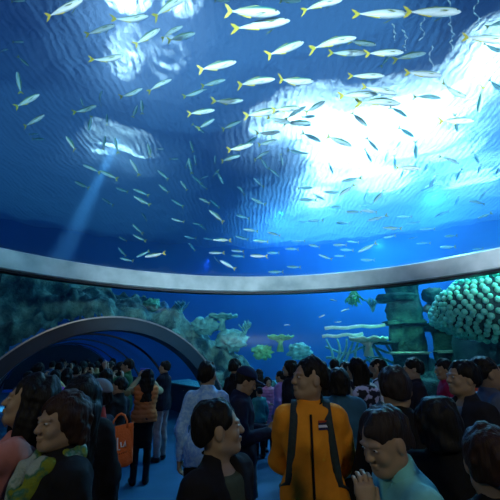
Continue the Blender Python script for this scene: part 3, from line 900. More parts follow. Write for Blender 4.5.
# corals growing on the reef
def branch_coral(loc, h, mat, label, n=9, seed=0, rz=0):
    rg = random.Random(seed); bm = bmesh.new()
    for k in range(n):
        a = rg.uniform(0, 6.28); t = rg.uniform(0.1, 0.7); p = Vector((0, 0, -0.1)); pts = [p.copy()]
        d = Vector((math.cos(a) * t, math.sin(a) * t, 1)).normalized()
        for s in range(6):
            p = p + d * h / 6 * rg.uniform(0.8, 1.2); d = (d + Vector((rg.uniform(-.3, .3), rg.uniform(-.3, .3), 0.1))).normalized(); pts.append(p.copy())
        add_tube(bm, pts, [h * 0.07 * (1 - 0.11 * q) for q in range(7)], 7)
        for q in (2, 3, 4):
            e = pts[q] + Vector((rg.uniform(-.3, .3), rg.uniform(-.2, .2), 0.25)) * h
            add_tube(bm, [pts[q], (pts[q] + e) / 2 + Vector((0, 0, -0.02)), e], [h * 0.045, h * 0.04, h * 0.025], 6)
    o = bm_obj('branching_coral', bm, mat); o.location = loc; tag(o, label, 'coral'); return o
def table_coral(loc, r, mat, label, seed=0):
    root = empty('table_coral', loc); tag(root, label, 'coral')
    bm = bmesh.new(); add_tube(bm, [(0, 0, -0.3), (0.02, 0, 0), (0, 0, 0.12)], [r * 0.3, r * 0.16, r * 0.4], 12); bm_obj('stalk', bm, mat, root)
    bm = bmesh.new(); rows = []
    for top in (0, 1):
        for i in range(9):
            q = (i if not top else 8 - i) / 8
            rows.append([(r * q * math.cos(a) * (1 + 0.15 * math.sin(5 * a + seed)), r * q * math.sin(a) * (1 + 0.12 * math.sin(4 * a)), 0.12 + (0.035 if top else -0.02) + 0.10 * q * q + 0.03 * math.sin(9 * a + q * 9)) for a in [2 * math.pi * k / 40 for k in range(40)]])
    add_grid_surface(bm, rows[0:9] + rows[9:], closed_u=True); bm_obj('plate', bm, mat, root); return root
branch_coral(at(436, 300, 11.2) , 0.5, m_green, 'yellow-green branching coral at the tip of the bubble coral', 10, 1)
o = branch_coral(at(354, 292, 12.0), 0.6, m_green, 'deep green weed-like coral hanging under the ring', 12, 2); o.rotation_euler = (math.pi, 0, 0)
rock('coral_ball', at(428, 309, 11.2), (0.16, 0.16, 0.13), m_pink, 'small pink coral knob at the tip of the bubble coral', 'coral', seed=14, amp=0.3, sub=3)
LC = [(205, 326, 'teal', 0.42, 'round teal boulder coral high on the long coral slope'), (232, 340, 'teal', 0.5, 'big teal boulder coral on the middle of the coral slope'),
      (300, 352, 'teal', 0.4, 'teal boulder coral low on the slope by the open blue'), (262, 352, 'green', 0.34, 'mossy green boulder coral on the lower coral slope'),
      (150, 306, 'green', 0.36, 'mossy green boulder coral above the tunnel arch')]
for px, py, c, s, l in LC:
    rock('boulder_coral', on_reef(px, py), (s, s, s * 0.7), {'teal': m_teal, 'green': m_green}[c], l, 'coral', seed=px, amp=0.45, freq=2.4)
table_coral(on_reef(222, 322), 0.5, m_teal, 'flat teal table coral jutting from the upper coral slope', 1)
table_coral(on_reef(280, 343), 0.45, m_green, 'flat green table coral on the lower coral slope', 2)
table_coral(at(368, 346, 10.7), 0.55, m_pale, 'pale table coral right of the sunken boat skeleton', 3)
branch_coral(on_reef(245, 332), 0.5, m_teal, 'branching teal coral on the middle of the slope', 10, 3)
branch_coral(on_reef(180, 312), 0.55, m_teal, 'branching teal coral beside the tunnel arch top', 12, 4)
branch_coral(at(372, 303, 12.2) + Vector((0, 0, -0.2)), 0.5, m_teal, 'branching teal coral left of the broad ruin pillar', 10, 5)
# small reef fish by the window
for k, (px, py, ln, ang, l) in enumerate([(333, 300, 7, 170, 'small reef fish above the sunken boat skeleton'), (352, 296, 6, 10, 'small reef fish just under the grey ring'), (322, 316, 7, 20, 'small reef fish left of the sunken boat skeleton'),
                                         (345, 310, 9, 200, 'plump reef fish between the ring and the sunken boat'), (338, 322, 7, 5, 'little reef fish just above the pale beams'), (287, 325, 6, 185, 'small reef fish alone in the open blue'), (452, 342, 8, 175, 'small fish below the bubble coral')]):
    d = ray(px, py); t = 11.2; P = CPOS + d * t; L = ln * t / FPX
    o = bpy.data.objects.new('reef_fish', SMALL[0]); link(o)
    o.matrix_world = Matrix.Translation(P) @ Matrix.Rotation(-R(ang), 4, 'Y') @ Matrix.Diagonal((L, L, L, 1))
    tag(o, l, 'fish')
# reflections in the water, shaped as wobbly white tubes at the upper right
m_reflect = mottled('reflection_white', (0.65, 0.8, 0.95), (0.9, 0.96, 1.0), 20, 0.15, 0.0)
for k, (pts, l) in enumerate([([(424, 18), (421, 26), (424, 34), (419, 42)], 'left'), ([(448, 0), (452, 14), (449, 24), (454, 34), (450, 42), (454, 54)], 'middle'), ([(478, 0), (474, 10), (479, 20), (476, 30)], 'right'),
                              ([(402, 30), (408, 38), (403, 46), (408, 52)], 'first'), ([(432, 46), (430, 56), (433, 68)], 'low'), ([(392, 24), (396, 34), (393, 42)], 'far')]):
    bm = bmesh.new(); w = []
    for i in range(len(pts) - 1):
        for q in range(6):
            u = q / 6; w.append((pts[i][0] * (1 - u) + pts[i + 1][0] * u + 1.2 * math.sin(i * 3 + u * 6.28), pts[i][1] * (1 - u) + pts[i + 1][1] * u))
    add_tube(bm, [at(x, y, 7.6 + 0.1 * math.sin(i)) for i, (x, y) in enumerate(w)], [0.012 + 0.008 * math.sin(i * 1.7) for i in range(len(w))], 6)
    nm = {'left': 'wobbly modelled reflection, short one under the big top fish', 'middle': 'longest wobbly modelled reflection at the upper right', 'right': 'wobbly modelled reflection nearest the top right corner',
          'first': 'wobbly modelled reflection behind the paired fish tails', 'low': 'faint lowest modelled reflection above the white glow', 'far': 'wobbly modelled reflection farthest left of them all'}[l]
    tag(bm_obj('reflection_line', bm, m_reflect), nm, 'bubbles', kind='stuff')
# ------------------------------------------------------------------ people
M_HAIR = {'black': hair_mat('black_hair', (0.009, 0.008, 0.008)), 'brown': hair_mat('dark_brown_hair', (0.035, 0.016, 0.010)), 'soft': hair_mat('soft_black_hair', (0.028, 0.020, 0.018))}
M_SHOE = mottled('shoe_leather', (0.01, 0.01, 0.012), (0.02, 0.02, 0.022), 9, 0.5, 0.1)
M_LIP = mottled('lips', (0.35, 0.12, 0.10), (0.42, 0.15, 0.12), 30, 0.4, 0.0)
M_WHITE_EYE = mottled('eye_white', (0.55, 0.55, 0.52), (0.62, 0.62, 0.6), 30, 0.25, 0.0)

ARMS = {'down': ((.215, -.03, 1.11), (.235, .05, .87), (0.0, 0.02, -1)),
        'phone': ((.225, .03, 1.10), (.075, .27, 1.13), (-.25, 1, .25)),
        'raise': ((.26, .20, 1.33), (.09, .36, 1.55), (-.15, .3, 1)),
        'behind': ((.195, -.13, 1.13), (.05, -.17, 1.0), (-1, 0, -.1)),
        'belly': ((.245, .0, 1.13), (.07, .20, 1.08), (-1, .25, 0)),
        'chin': ((.19, .12, 1.12), (.03, .17, 1.335), (-.15, -.05, 1)),
        'strap': ((.23, .02, 1.12), (.13, .17, 1.30), (-.4, .2, .8))}

def person(name, px, py, sc, yaw, label, top=(0.02, 0.02, 0.025), legs=(0.01, 0.01, 0.013), hair='short', hcol='black', head=(0, 0), arms='down', arml=None, armr=None,
           tone=0, fine=0.012, hfine=0.006, topname='jacket', skirt=None, collar=None, inner=None, open_front=False, bulk=1.0, coat=False, puffer=False, hat=None, group=None,
           cat='person', H=None, mat_top=None, lean=0.0, vest=None, stout=1.0):
    depth = FPX / sc
    P = at(px, py, depth)
    if H is None: H = P.z
    wy = R(yaw) - math.atan2(P.x, P.y)
    P -= Vector((-math.sin(wy), math.cos(wy), 0)) * lean * .62
    S = H / 1.70
    az = math.degrees(math.atan2(P.x, P.y))      # yaw is counted from the line of sight
    root = empty(name, (P.x, P.y, 0), R(yaw - az)); tag(root, label, cat, group)
    root.scale = (S, S, S)
    hy, hp = R(head[0]), R(head[1])
    HM = Matrix.Rotation(hy, 3, 'Z') @ Matrix.Rotation(hp, 3, 'X')
    NB = Vector((0, -0.005 + lean * 0.6, 1.46))
    def hd(x, y, z): return NB + HM @ (Vector((x, y, z)) - Vector((0, -0.005, 1.46)))
    def L(x, y, z):      # upper body leans forward about the hips
        return (x, y + lean * max(0, z - 0.95) * 1.2, z)
    sk = skin(tone)
    AR = {}
    for sx, key in ((-1, arml or arms), (1, armr or arms)):
        e, w, hdir = ARMS[key]
        AR[sx] = (Vector(L(sx * .150, -.01, 1.375)), Vector(L(sx * e[0], e[1], e[2])), Vector(L(sx * w[0], w[1], w[2])), Vector((sx * hdir[0], hdir[1], hdir[2])).normalized())
    # head and neck: one surface, fine grid
    c = hd(0, .01, 1.57)
    f = Field((c.x - .15, c.y - .17, 1.33), (c.x + .15, c.y + .17, 1.77), hfine)
    E = lambda p, r, k=0.02, op='add': f.ell(hd(*p), r, HM, k, op)
    C = lambda a, b, r1, r2, k=0.02, op='add': f.cone(hd(*a), hd(*b), r1, r2, k, op)
    E((0, -.015, 1.605), (.074, .092, .088)); E((0, .022, 1.56), (.060, .066, .085), .03)
    C((0, .055, 1.495), (0, .068, 1.492), .024, .020, .03)                     # chin
    for s in (-1, 1):
        C((s * .045, .0, 1.515), (s * .02, .06, 1.495), .024, .02, .03)        # jaw
        E((s * .034, .066, 1.548), (.022, .018, .022), .02)                    # cheek
        E((s * .030, .098, 1.583), (.019, .014, .011), .012, 'sub')            # eye socket
        C((s * .014, .088, 1.600), (s * .046, .078, 1.600), .007, .006, .012)  # brow
        E((s * .075, -.005, 1.568), (.010, .021, .031), .008)                  # ear
        E((s * .030, .079, 1.583), (.015, .010, .008), .004)                   # eyelids
        E((s * .010, .097, 1.553), (.008, .009, .007), .006)                   # nostrils
    C((0, .084, 1.592), (0, .1045, 1.557), .008, .0115, .014)                    # nose
    E((0, .091, 1.529), (.021, .010, .006), .006); E((0, .089, 1.519), (.018, .010, .007), .006)   # lips
    E((0, .103, 1.524), (.020, .006, .0018), .003, 'sub')
    f.cone(hd(0, -.015, 1.53), L(0, -.02, 1.37), .052 * stout, .060 * stout, .03); f.cone(L(-.06, -.01, 1.385), L(.06, -.01, 1.385), .03, .03, .04)
    fs = [f]
    # torso, legs and arms under the clothes: one surface
    b = Field((-.5, -.32, -.02), (.5, .62, 1.62), max(fine, .012))
    def torso(F, inf=0.0, w=1.0, legs_on=True):
        F.ell(L(0, 0, 1.26), (.155 * w, .105 * w, .18), None, .04, inf=inf); F.ell(L(0, .005, 1.08), (.135 * w, .10 * w, .16), None, .05, inf=inf)
        F.ell((0, -.005, .94), (.16 * w, .115 * w, .12), None, .05, inf=inf); F.cone(L(-.12, -.01, 1.37), L(.12, -.01, 1.37), .052, .052, .05, inf=inf)
        return F
    def leg(F, s, inf=0.0, foot=True, k=.03):
        F.cone((s * .085, 0, .88), (s * .095, .015, .50), .083, .055, .04, inf=inf); F.cone((s * .095, .015, .50), (s * .095, -.02, .10), .055, .038, k, inf=inf)
        F.ell((s * .097, -.015, .34), (.052, .058, .13), None, .03, inf=inf)
        if foot: F.cone((s * .095, -.035, .045), (s * .11, .13, .03), .036, .028, .02, inf=inf)
        return F
    def arm(F, sx, inf=0.0, end=1.0, k=.03):
        a, e, w, _ = AR[sx]
        F.cone(a, e, .046, .040, k, inf=inf); F.cone(e, e.lerp(w, end), .040, .040 + (.026 - .040) * end, k, inf=inf)
        return F
    torso(b, -.006)
    for s in (-1, 1): leg(b, s, -.004); arm(b, s, -.006)
    b.cone(L(0, -.01, 1.36), hd(0, -.015, 1.49), .055, .046, .03)
    fs.append(b)
    # hands: palm, four fingers and a thumb, curled
    for sx in (-1, 1):
        a, e, w, d = AR[sx]
        pn = Vector((sx, 0, 0)) if abs(d.x) < .7 else Vector((0, 0, 1))
        side = d.cross(pn).normalized(); pn = side.cross(d).normalized()      # side: across the knuckles; pn: back of the hand
        cc = w + d * .08
        g = Field(cc - Vector((.13, .13, .13)), cc + Vector((.13, .13, .13)), max(.0045, hfine * .8))
        g.cone(w - d * .04, w, .027, .026, .01)
        g.cone(w + d * .02 + side * .014, w + d * .078 + side * .026, .017, .015, .02); g.cone(w + d * .02 - side * .014, w + d * .074 - side * .026, .017, .014, .02)
        g.cone(w + d * .01, w + d * .076, .020, .016, .02)
        for q, (o, ln) in enumerate(((.031, .066), (.011, .074), (-.010, .069), (-.030, .055))):
            r = .0088 - .0006 * (q == 3)
            p0 = w + d * (.078 - .004 * abs(q - 1)) + side * o; p1 = p0 + (d * .9 - pn * .35).normalized() * ln * .5; p2 = p1 + (d * .5 - pn * .85).normalized() * ln * .32; p3 = p2 + (d * .1 - pn).normalized() * ln * .22
            g.cone(p0 - d * .012, p0, r + .002, r + .0012, .006); g.cone(p0, p1, r, r, .003); g.cone(p1, p2, r, r - .0008, .003); g.cone(p2, p3, r - .0008, r - .0018, .003)
        t0 = w + d * .018 + side * .022; t1 = t0 + (d * .6 + side * .75 - pn * .3).normalized() * .038; t2 = t1 + (d * .95 + side * .15 - pn * .3).normalized() * .032
        g.cone(t0, t1, .014, .0115, .008); g.cone(t1, t2, .0112, .009, .003)
        fs.append(g)
    body = field_obj('body', fs, sk, root)
    # eyes
    for s in (-1, 1):
        bm = bmesh.new(); bmesh.ops.create_uvsphere(bm, u_segments=10, v_segments=8, radius=.0085); ey = bm_obj('eye', bm, M_WHITE_EYE, root); ey.location = hd(s * .030, .0835, 1.584); ey.scale = (1.35, 1, .62)
        ey.rotation_euler = (0, 0, hy)
        bm = bmesh.new(); bmesh.ops.create_uvsphere(bm, u_segments=10, v_segments=8, radius=.0052); pu = bm_obj('iris', bm, M_EYE, ey); pu.location = (0, .0052, .0)
    # trousers or skirt
    if skirt is None:
        t = Field((-.32, -.28, .0), (.32, .34, 1.16), fine)
        t.ell((0, -.005, .95), (.16, .115, .12), None, .05, inf=.014 * bulk)
        for s in (-1, 1): leg(t, s, .016, False, .03)
        for s in (-1, 1): t.cone((s * .097, -.015, .30), (s * .098, -.025, .10), .056, .058, .02)
        t.cut((0, 0, .07), (0, 0, -1)); t.cut((0, 0, 1.05), (0, 0, 1)); t.wrinkle(.004, 42, int(px), (1, 1, 1.6))
        field_obj('trousers', t, cloth(legs), root)
    else:
        t = Field((-.34, -.3, .3), (.34, .3, 1.16), fine)
        t.ell((0, -.005, .95), (.16, .118, .13), None, .05, inf=.016); t.cone((0, 0, .9), (0, .0, skirt + .12), .15, .16, .05); t.cut((0, 0, skirt), (0, 0, -1)); t.cut((0, 0, 1.05), (0, 0, 1)); t.wrinkle(.004, 42, 5)
        field_obj('skirt', t, cloth(legs), root)
        t = Field((-.25, -.2, .0), (.25, .25, .95), fine)
        for s in (-1, 1): leg(t, s, .004, True)
        t.cut((0, 0, skirt + .12), (0, 0, 1)); field_obj('stockings', t, cloth((.03, .022, .02)), root)
    # top
    inf = .020 * bulk; hem = .62 if coat else (.84 if not puffer else .90)
    t = Field((-.5, -.34, hem - .05), (.5, .62, 1.72), fine)
    torso(t, inf, 1.0 * stout)
    if coat:
        t.cone((-.07, 0, .92), (-.08, .0, hem), .12, .13, .05, inf=inf); t.cone((.07, 0, .92), (.08, .0, hem), .12, .13, .05, inf=inf)
    else: t.cone((-.06, 0, 1.0), (-.06, .0, hem), .10, .105, .05, inf=inf); t.cone((.06, 0, 1.0), (.06, .0, hem), .10, .105, .05, inf=inf)
    if vest is None:
        for s in (-1, 1): arm(t, s, .014 * bulk + .004, .93)
    t.cone(L(0, -.02, 1.36), L(0, -.018, 1.455), .082, .066, .04)
    t.cut(L(0, .06, 1.452), (0, .45, 1))
    t.cut((0, 0, hem), (0, 0, -1))
    if puffer:
        Z = t.ax[2][None, None, :]; t.F -= (.011 * np.abs(np.sin(Z * math.pi / .072))).astype(np.float32)
    t.wrinkle(.006, 30, int(px) + 3, (1, 1, 1.3)); t.wrinkle(.0022, 90, int(px) + 9)
    if open_front:   # open down the front: a wedge is cut from neck to hem
        t.ell(L(0, .17, 1.20), (.052, .11, .44), None, .01, 'sub'); t.ell(L(0, .10, 1.42), (.055, .09, .12), None, .02, 'sub')
    mt = mat_top or cloth(top)
    field_obj(topname, t, mt, root)
    if open_front or inner:
        t = Field((-.3, -.25, .80), (.3, .35, 1.5), fine)
        torso(t, .008); t.cut((0, 0, .86), (0, 0, -1)); t.cut(L(0, .05, 1.41), (0, .6, 1)); t.wrinkle(.003, 40, 4)
        field_obj('shirt', t, cloth(inner or (.2, .2, .22)), root)
    if vest is not None:
        t = Field((-.5, -.34, .95), (.5, .62, 1.72), fine)
        for s in (-1, 1): arm(t, s, .012, .93)
        t.wrinkle(.004, 50, 8); field_obj('sleeves', t, cloth(vest), root)
    if collar is not None:
        t = Field((-.2, -.2, 1.32), (.2, .26, 1.60), max(.006, fine * .7))
        t.cone(L(0, -.018, 1.40), L(0, -.012, 1.475), .086, .073, .02); t.cut(L(0, .06, 1.46), (0, .5, 1)); t.cut((0, 0, 1.395), (0, 0, -1)); t.cone(L(0, .0, 1.38), L(0, .015, 1.56), .055, .062, .01, 'sub')
        t.ell(L(0, .12, 1.45), (.022, .08, .09), None, .01, 'sub')
        field_obj('collar', t, cloth(collar), root)
    # shoes
    for s in (-1, 1):
        t = Field((s * .1 - .09, -.13, -.01), (s * .1 + .09, .24, .34 if skirt else .16), .010)
        t.cone((s * .095, -.045, .050), (s * .112, .135, .040), .046, .040, .02); t.cone((s * .095, -.02, .05), (s * .095, -.022, .30 if skirt else .11), .05, .052, .03); t.cut((0, 0, .004), (0, 0, -1)); t.cut((0, 0, .31 if skirt else .115), (0, 0, 1))
        field_obj('shoe', t, M_SHOE, root)
    # hair
    f = Field((c.x - .19, c.y - .22, 1.12 if hair in ('long', 'pony') else 1.40), (c.x + .19, c.y + .20, 1.79), max(hfine, .006))
    E = lambda p, r, k=0.02, op='add': f.ell(hd(*p), r, HM, k, op)
    face_r = (.062, .10, .078)
    if hair == 'short':
        E((0, -.022, 1.615), (.084, .101, .092)); E((0, -.062, 1.57), (.074, .055, .07), .03)
        E((0, .115, 1.560), (.068, .085, .088), .012, 'sub')
        for s in (-1, 1): E((s * .095, .015, 1.545), (.040, .045, .050), .01, 'sub')
        q = hd(0, -.03, 1.545); f.cut(q, HM @ Vector((0, .3, -1)), .01)
    elif hair == 'crop':
        E((0, -.022, 1.612), (.081, .098, .090)); E((0, -.058, 1.57), (.070, .052, .06), .03)
        E((0, .115, 1.568), (.074, .085, .088), .012, 'sub')
        for s in (-1, 1): E((s * .095, .012, 1.548), (.036, .050, .050), .01, 'sub')
        q = hd(0, -.03, 1.525); f.cut(q, HM @ Vector((0, .35, -1)), .01)
    else:
        E((0, -.024, 1.616), (.088, .104, .093))
        low = 1.50 if hair == 'bob' else 1.42
        for s in (-1, 1):
            f.cone(hd(s * .058, -.012, 1.60), hd(s * .066, -.026, low), .034, .028, .04); f.cone(hd(s * .05, -.05, 1.60), hd(s * .05, -.065, low - .01), .045, .040, .04)
        f.cone(hd(0, -.06, 1.60), hd(0, -.08, low - .01), .06, .05, .04)
        if hair == 'long':
            f.cone(hd(0, -.07, 1.50), L(0, -.115, 1.24), .07, .045, .05)
            for s in (-1, 1): f.cone(hd(s * .07, -.03, 1.50), L(s * .085, -.03, 1.24), .045, .03, .05); f.cone(hd(s * .04, -.08, 1.50), L(s * .06, -.10, 1.22), .05, .035, .04)
        if hair == 'pony':
            f.cone(hd(0, -.11, 1.60), hd(0, -.15, 1.53), .03, .032, .02); f.cone(hd(0, -.15, 1.53), L(0, -.13, 1.27), .032, .015, .03)
        E((0, .118, 1.546), (.056, .095, .096), .012, 'sub')
        q = hd(0, .02, low - .012)
        if hair == 'bob': f.cut(q, HM @ Vector((0, .1, -1)), .01)
    f.wrinkle(.0055, 70, int(px) + 1, (1, 1, .4)); f.wrinkle(.0030, 170, int(px) + 2, (1, 1, .3))
    hm = M_HAIR[hcol]
    field_obj('hair', f, hm, root)
    if hat is not None:
        f = Field((c.x - .17, c.y - .19, 1.5), (c.x + .17, c.y + .26, 1.80), .007)
        f.ell(hd(0, -.018, 1.625), (.096, .112, .098), HM, .01); f.cut(hd(0, 0, 1.632), HM @ Vector((0, .12, -1)), .008)
        if hat[0] == 'cap': f.ell(hd(0, .125, 1.632), (.066, .072, .009), HM, .015)
        field_obj('cap' if hat[0] == 'cap' else 'knit_hat', f, cloth(hat[1]), root)
    return root

def attach_frame(root, o):
    """put a carried thing into the person's frame while it stays a thing of its own"""
    o.location = root.location; o.rotation_euler = root.rotation_euler; o.scale = root.scale
    return o

def copy_tree(o, parent=None):
    c = o.copy(); COL.objects.link(c); c.parent = parent
    for ch in list(o.children): copy_tree(ch, c)
    return c
# ------------------------------------------------------------------ the visitors
NEAR = dict(fine=.010, hfine=.0048)
MID = dict(fine=.013, hfine=.0065)
FAR = dict(fine=.017, hfine=.0085)
BLACK = (.008, .008, .010)

def child_of(root, name):
    for c in root.children:
        if c.name.split('.')[0] == name: return c

class Surf:
    """ray casts on a garment, in the person's own frame"""
    def __init__(s, o):
        s.b = BVHTree.FromPolygons([v.co for v in o.data.vertices], [p.vertices for p in o.data.polygons])
    def front(s, x, z, side=1):
        h = s.b.ray_cast(Vector((x, side * 1.0, z)), Vector((0, -side, 0)))
        return h[0]
    def top(s, x, y):
        return s.b.ray_cast(Vector((x, y, 2.2)), Vector((0, 0, -1)))[0]

def ribbon(name, pts, w, mat, parent, th=.006, across=Vector((1, 0, 0))):
    bm = bmesh.new(); rows = []
    for i, p in enumerate(pts):
        d = (pts[min(i + 1, len(pts) - 1)] - pts[max(0, i - 1)]).normalized()
        a = (across - d * across.dot(d)).normalized(); n = d.cross(a)
        rows.append([p - a * w / 2 - n * th, p + a * w / 2 - n * th, p + a * w / 2 + n * th, p - a * w / 2 + n * th])
    vs = add_grid_surface(bm, rows, closed_u=True); bm.faces.new(vs[0]); bm.faces.new(vs[-1][::-1])
    return bm_obj(name, bm, mat, parent)

def backpack(person_root, label, mat, strap_mat, size=(.28, .13, .42), zc=1.22, group=None, garment='jacket', detail=None):
    root = empty('backpack', (0, 0, 0)); attach_frame(person_root, root); tag(root, label, 'backpack', group)
    g = child_of(person_root, garment); sf = Surf(g)
    bk = sf.front(0, zc, -1); yb = (bk.y if bk else -.13)
    f = Field((-.25, yb - .3, zc - .35), (.25, yb + .1, zc + .35), .011)
    cy = yb - size[1] / 2 - .004
    f.cone((-size[0] / 2 + .06, cy, zc + size[2] / 2 - .08), (size[0] / 2 - .06, cy, zc + size[2] / 2 - .08), .06, .06, .03)
    f.cone((-size[0] / 2 + .055, cy, zc - size[2] / 2 + .06), (size[0] / 2 - .055, cy, zc - size[2] / 2 + .06), .062, .062, .03)
    f.ell((0, cy, zc), (size[0] / 2, size[1] / 2, size[2] / 2), None, .05)
    f.wrinkle(.003, 40, 3)
    field_obj('bag_body', f, mat, root)
    f = Field((-.2, yb - .33, zc - .3), (.2, yb, zc + .1), .010)
    f.ell((0, cy - size[1] * .42, zc - size[2] * .18), (size[0] * .38, .035, size[2] * .2), None, .02); field_obj('front_pocket', f, detail or mat, root)
    for s in (-1, 1):
        pts = [Vector((s * .09, yb - .01, zc + size[2] * .36))]
        for x, y in ((.088, -.09), (.086, -.05), (.086, -.01), (.088, .03)):
            q = sf.top(s * x, y)
            if q: pts.append(q + Vector((0, 0, .008)))
        for z in (1.36, 1.30, 1.24, 1.18, 1.12, 1.07):
            q = sf.front(s * (.094 + (1.36 - z) * .12), z, 1)
            if q: pts.append(q + Vector((0, .008, 0)))
        pts.append(Vector((s * .165, .0, 1.03))); pts.append(Vector((s * .13, yb, zc - size[2] * .38)))
        ribbon('strap', pts, .042, strap_mat, root, .005)
    return root

m_pattern = mottled('black_white_print', (.01, .01, .02), (.62, .60, .75), 16, 0.7, 0.2, 40, sharp=.17, detail=2)
m_strap = mottled('strap_webbing', (.015, .03, .035), (.03, .05, .055), 40, 0.8, 0.3, 90)
m_plaid = mottled('blue_check_shirt', (.24, .50, .90), (.42, .70, 1.0), 34, 0.8, 0.3, 70, detail=2, sharp=.1)

# --- the man in the orange jacket
om = person('person', 308, 357, 160, 180, 'man in orange zip jacket with black collar, looking left over his shoulder', top=(.95, .32, .02), legs=(.008, .008, .01),
            head=(-62, 4), arms='behind', collar=(.006, .006, .008), bulk=.75, stout=.94, cat='person', **NEAR)
sf = Surf(child_of(om, 'jacket'))
zp = [p for p in (sf.front(0, z) for z in np.linspace(1.40, .86, 22)) if p]
ribbon('zip', [p + Vector((0, .003, 0)) for p in zp], .012, cloth((.01, .01, .012)), child_of(om, 'jacket'), .003)
bd = bmesh.new(); BX, BZ = -.066, 1.345     # small striped flag badge on his left breast
bmats = [cloth((.03, .03, .09)), cloth((.80, .82, .95)), cloth((.50, .06, .03))]
fc = []
for r, (z0, z1, mi) in enumerate(((.020, .028, 2), (.008, .018, 0), (-.004, .008, 1), (-.016, -.004, 0))):
    ps = []
    for zz in (z0, z1):
        for xx in (-.028, .028):
            q = sf.front(BX + xx, BZ + zz) or Vector((BX, .13, BZ)); ps.append(q + Vector((0, .005, 0)))
    v = [bd.verts.new(p) for p in (ps[0], ps[1], ps[3], ps[2])] + [bd.verts.new(p - Vector((0, .006, 0))) for p in (ps[0], ps[1], ps[3], ps[2])]
    for q in ((0, 1, 2, 3), (7, 6, 5, 4), (0, 4, 5, 1), (1, 5, 6, 2), (2, 6, 7, 3), (3, 7, 4, 0)):
        fa = bd.faces.new([v[i] for i in q]); fa.material_index = mi
bm_obj('flag_badge', bd, bmats, child_of(om, 'jacket'), smooth=False)
backpack(om, 'dark backpack worn by the man in the orange jacket', cloth((.02, .03, .035)), m_strap)

# --- woman in profile in front of him
person('person', 222, 399, 228, -128, 'short-haired woman in black open jacket and olive top facing right', top=(.010, .009, .011), inner=(.055, .065, .035), open_front=True, hair='short', hcol='black', head=(44, 6), **NEAR)
# --- teal woman and the heads at the lower right
person('person', 386, 405, 255, 118, 'woman with short black hair and pale teal fleece, head bowed', top=(.20, .62, .62), hair='short', hcol='soft', head=(22, -20), arms='down', arml='chin', bulk=1.2, collar=(.20, .62, .62), lean=.22, **NEAR)
person('person', 484, 424, 300, 8, 'dark brown head of a visitor at the lower right corner, seen from behind', top=BLACK, hair='short', hcol='brown', head=(0, 0), **NEAR)
person('person', 393, 366, 168, 2, 'broad man in black coat seen squarely from behind, short black hair', top=BLACK, hair='short', hcol='soft', bulk=1.2, coat=True, **MID)
person('person', 437, 396, 212, -15, 'visitor with black bobbed hair and black coat behind the teal fleece', top=(.006, .006, .008), hair='bob', bulk=1.2, coat=True, **MID)
gm = person('person', 458, 360, 136, 130, 'man in dark open jacket over grey-blue shirt turning his face away', top=(.018, .018, .024), inner=(.17, .21, .27), open_front=True, head=(-6, 4), tone=0, bulk=1.1, **MID)
person('person', 485, 357, 122, -62, 'man in grey-blue jacket with pale shoulder looking out to the right', top=(.13, .16, .22), head=(-8, 2), bulk=1.1, **MID)
person('person', 500, 366, 108, 170, 'visitor in maroon top cut off by the right edge', top=(.12, .02, .05), **MID)
person('person', 443, 359, 78, 100, 'visitor in crimson coat behind the man in the dark open jacket', top=(.40, .015, .08), head=(10, -6), **MID)
person('person', 473, 368, 70, 170, 'visitor in orange-red coat between two men at the right', top=(.72, .10, .035), **MID)
person('person', 411, 358, 82, 98, 'man in dark jacket looking left beside the broad black coat', top=(.022, .018, .03), **MID)
wm = person('person', 375, 352, 78, 84, 'young man in pale grey shirt looking left at the reef', top=(.8, .84, .9), hair='crop', H=1.80, bulk=.7, **MID)
backpack(wm, 'dark backpack worn by the young man in the pale shirt', cloth((.015, .018, .025)), cloth((.02, .02, .03)), size=(.26, .11, .36))
bw = person('person', 355, 358, 84, 25, 'woman in white sweater with dark tied hair and a printed backpack', top=(.66, .68, .62), hair='pony', head=(35, 0), **MID)
backpack(bw, 'black and white printed backpack on the woman in the white sweater', m_pattern, cloth((.02, .02, .03)), size=(.30, .13, .42), zc=1.22, detail=m_pattern)
person('person', 345, 362, 70, 130, 'visitor in rust brown top just left of the printed backpack', top=(.28, .09, .03), tone=1, **MID)
person('person', 338, 368, 106, -4, 'visitor in blue denim jacket seen from behind, black hair', top=(.035, .13, .22), hair='bob', bulk=1.3, stout=1.1, **MID)
person('person', 326, 368, 84, 10, 'long-haired visitor in magenta jacket behind the orange jacket', top=(.42, .02, .28), hair='long', **MID)
person('person', 334, 359, 50, 5, 'distant dark-haired visitor in black above the denim jacket', top=BLACK, **FAR)
person('person', 318, 361, 46, 0, 'distant visitor in dark grey just right of the orange man\'s head', top=(.03, .03, .04), hair='bob', **FAR)
person('person', 289, 360, 62, 78, 'dark-haired woman in black looking left beside the lavender coat', top=(.015, .015, .02), hair='bob', **MID)
person('person', 280, 371, 50, 65, 'girl in lavender coat seen half from behind', top=(.50, .28, .62), hair='short', coat=True, bulk=1.2, **MID)
person('person', 268, 377, 46, -160, 'small girl in pink padded coat', top=(.78, .30, .46), hair='bob', coat=True, puffer=True, bulk=1.2, armr='belly', **MID)
person('person', 259, 387, 50, 30, 'smallest child, in a teal jacket beside the pink coat', top=(.05, .35, .33), **FAR)
person('person', 259, 369, 40, 0, 'long-haired visitor in black between navy cap and pink coat', top=BLACK, hair='long', **MID)
nv = person('person', 241, 367, 100, -92, 'man in navy coat and navy cap bent over his phone', top=(.012, .016, .045), legs=(.01, .02, .018), arms='phone', head=(0, -26), hat=('cap', (.012, .02, .07)), coat=True, bulk=1.3, **MID)
person('person', 236, 359, 64, -50, 'tall visitor in black standing behind the navy cap', top=(.012, .012, .016), head=(-10, 0), coat=True, **MID)
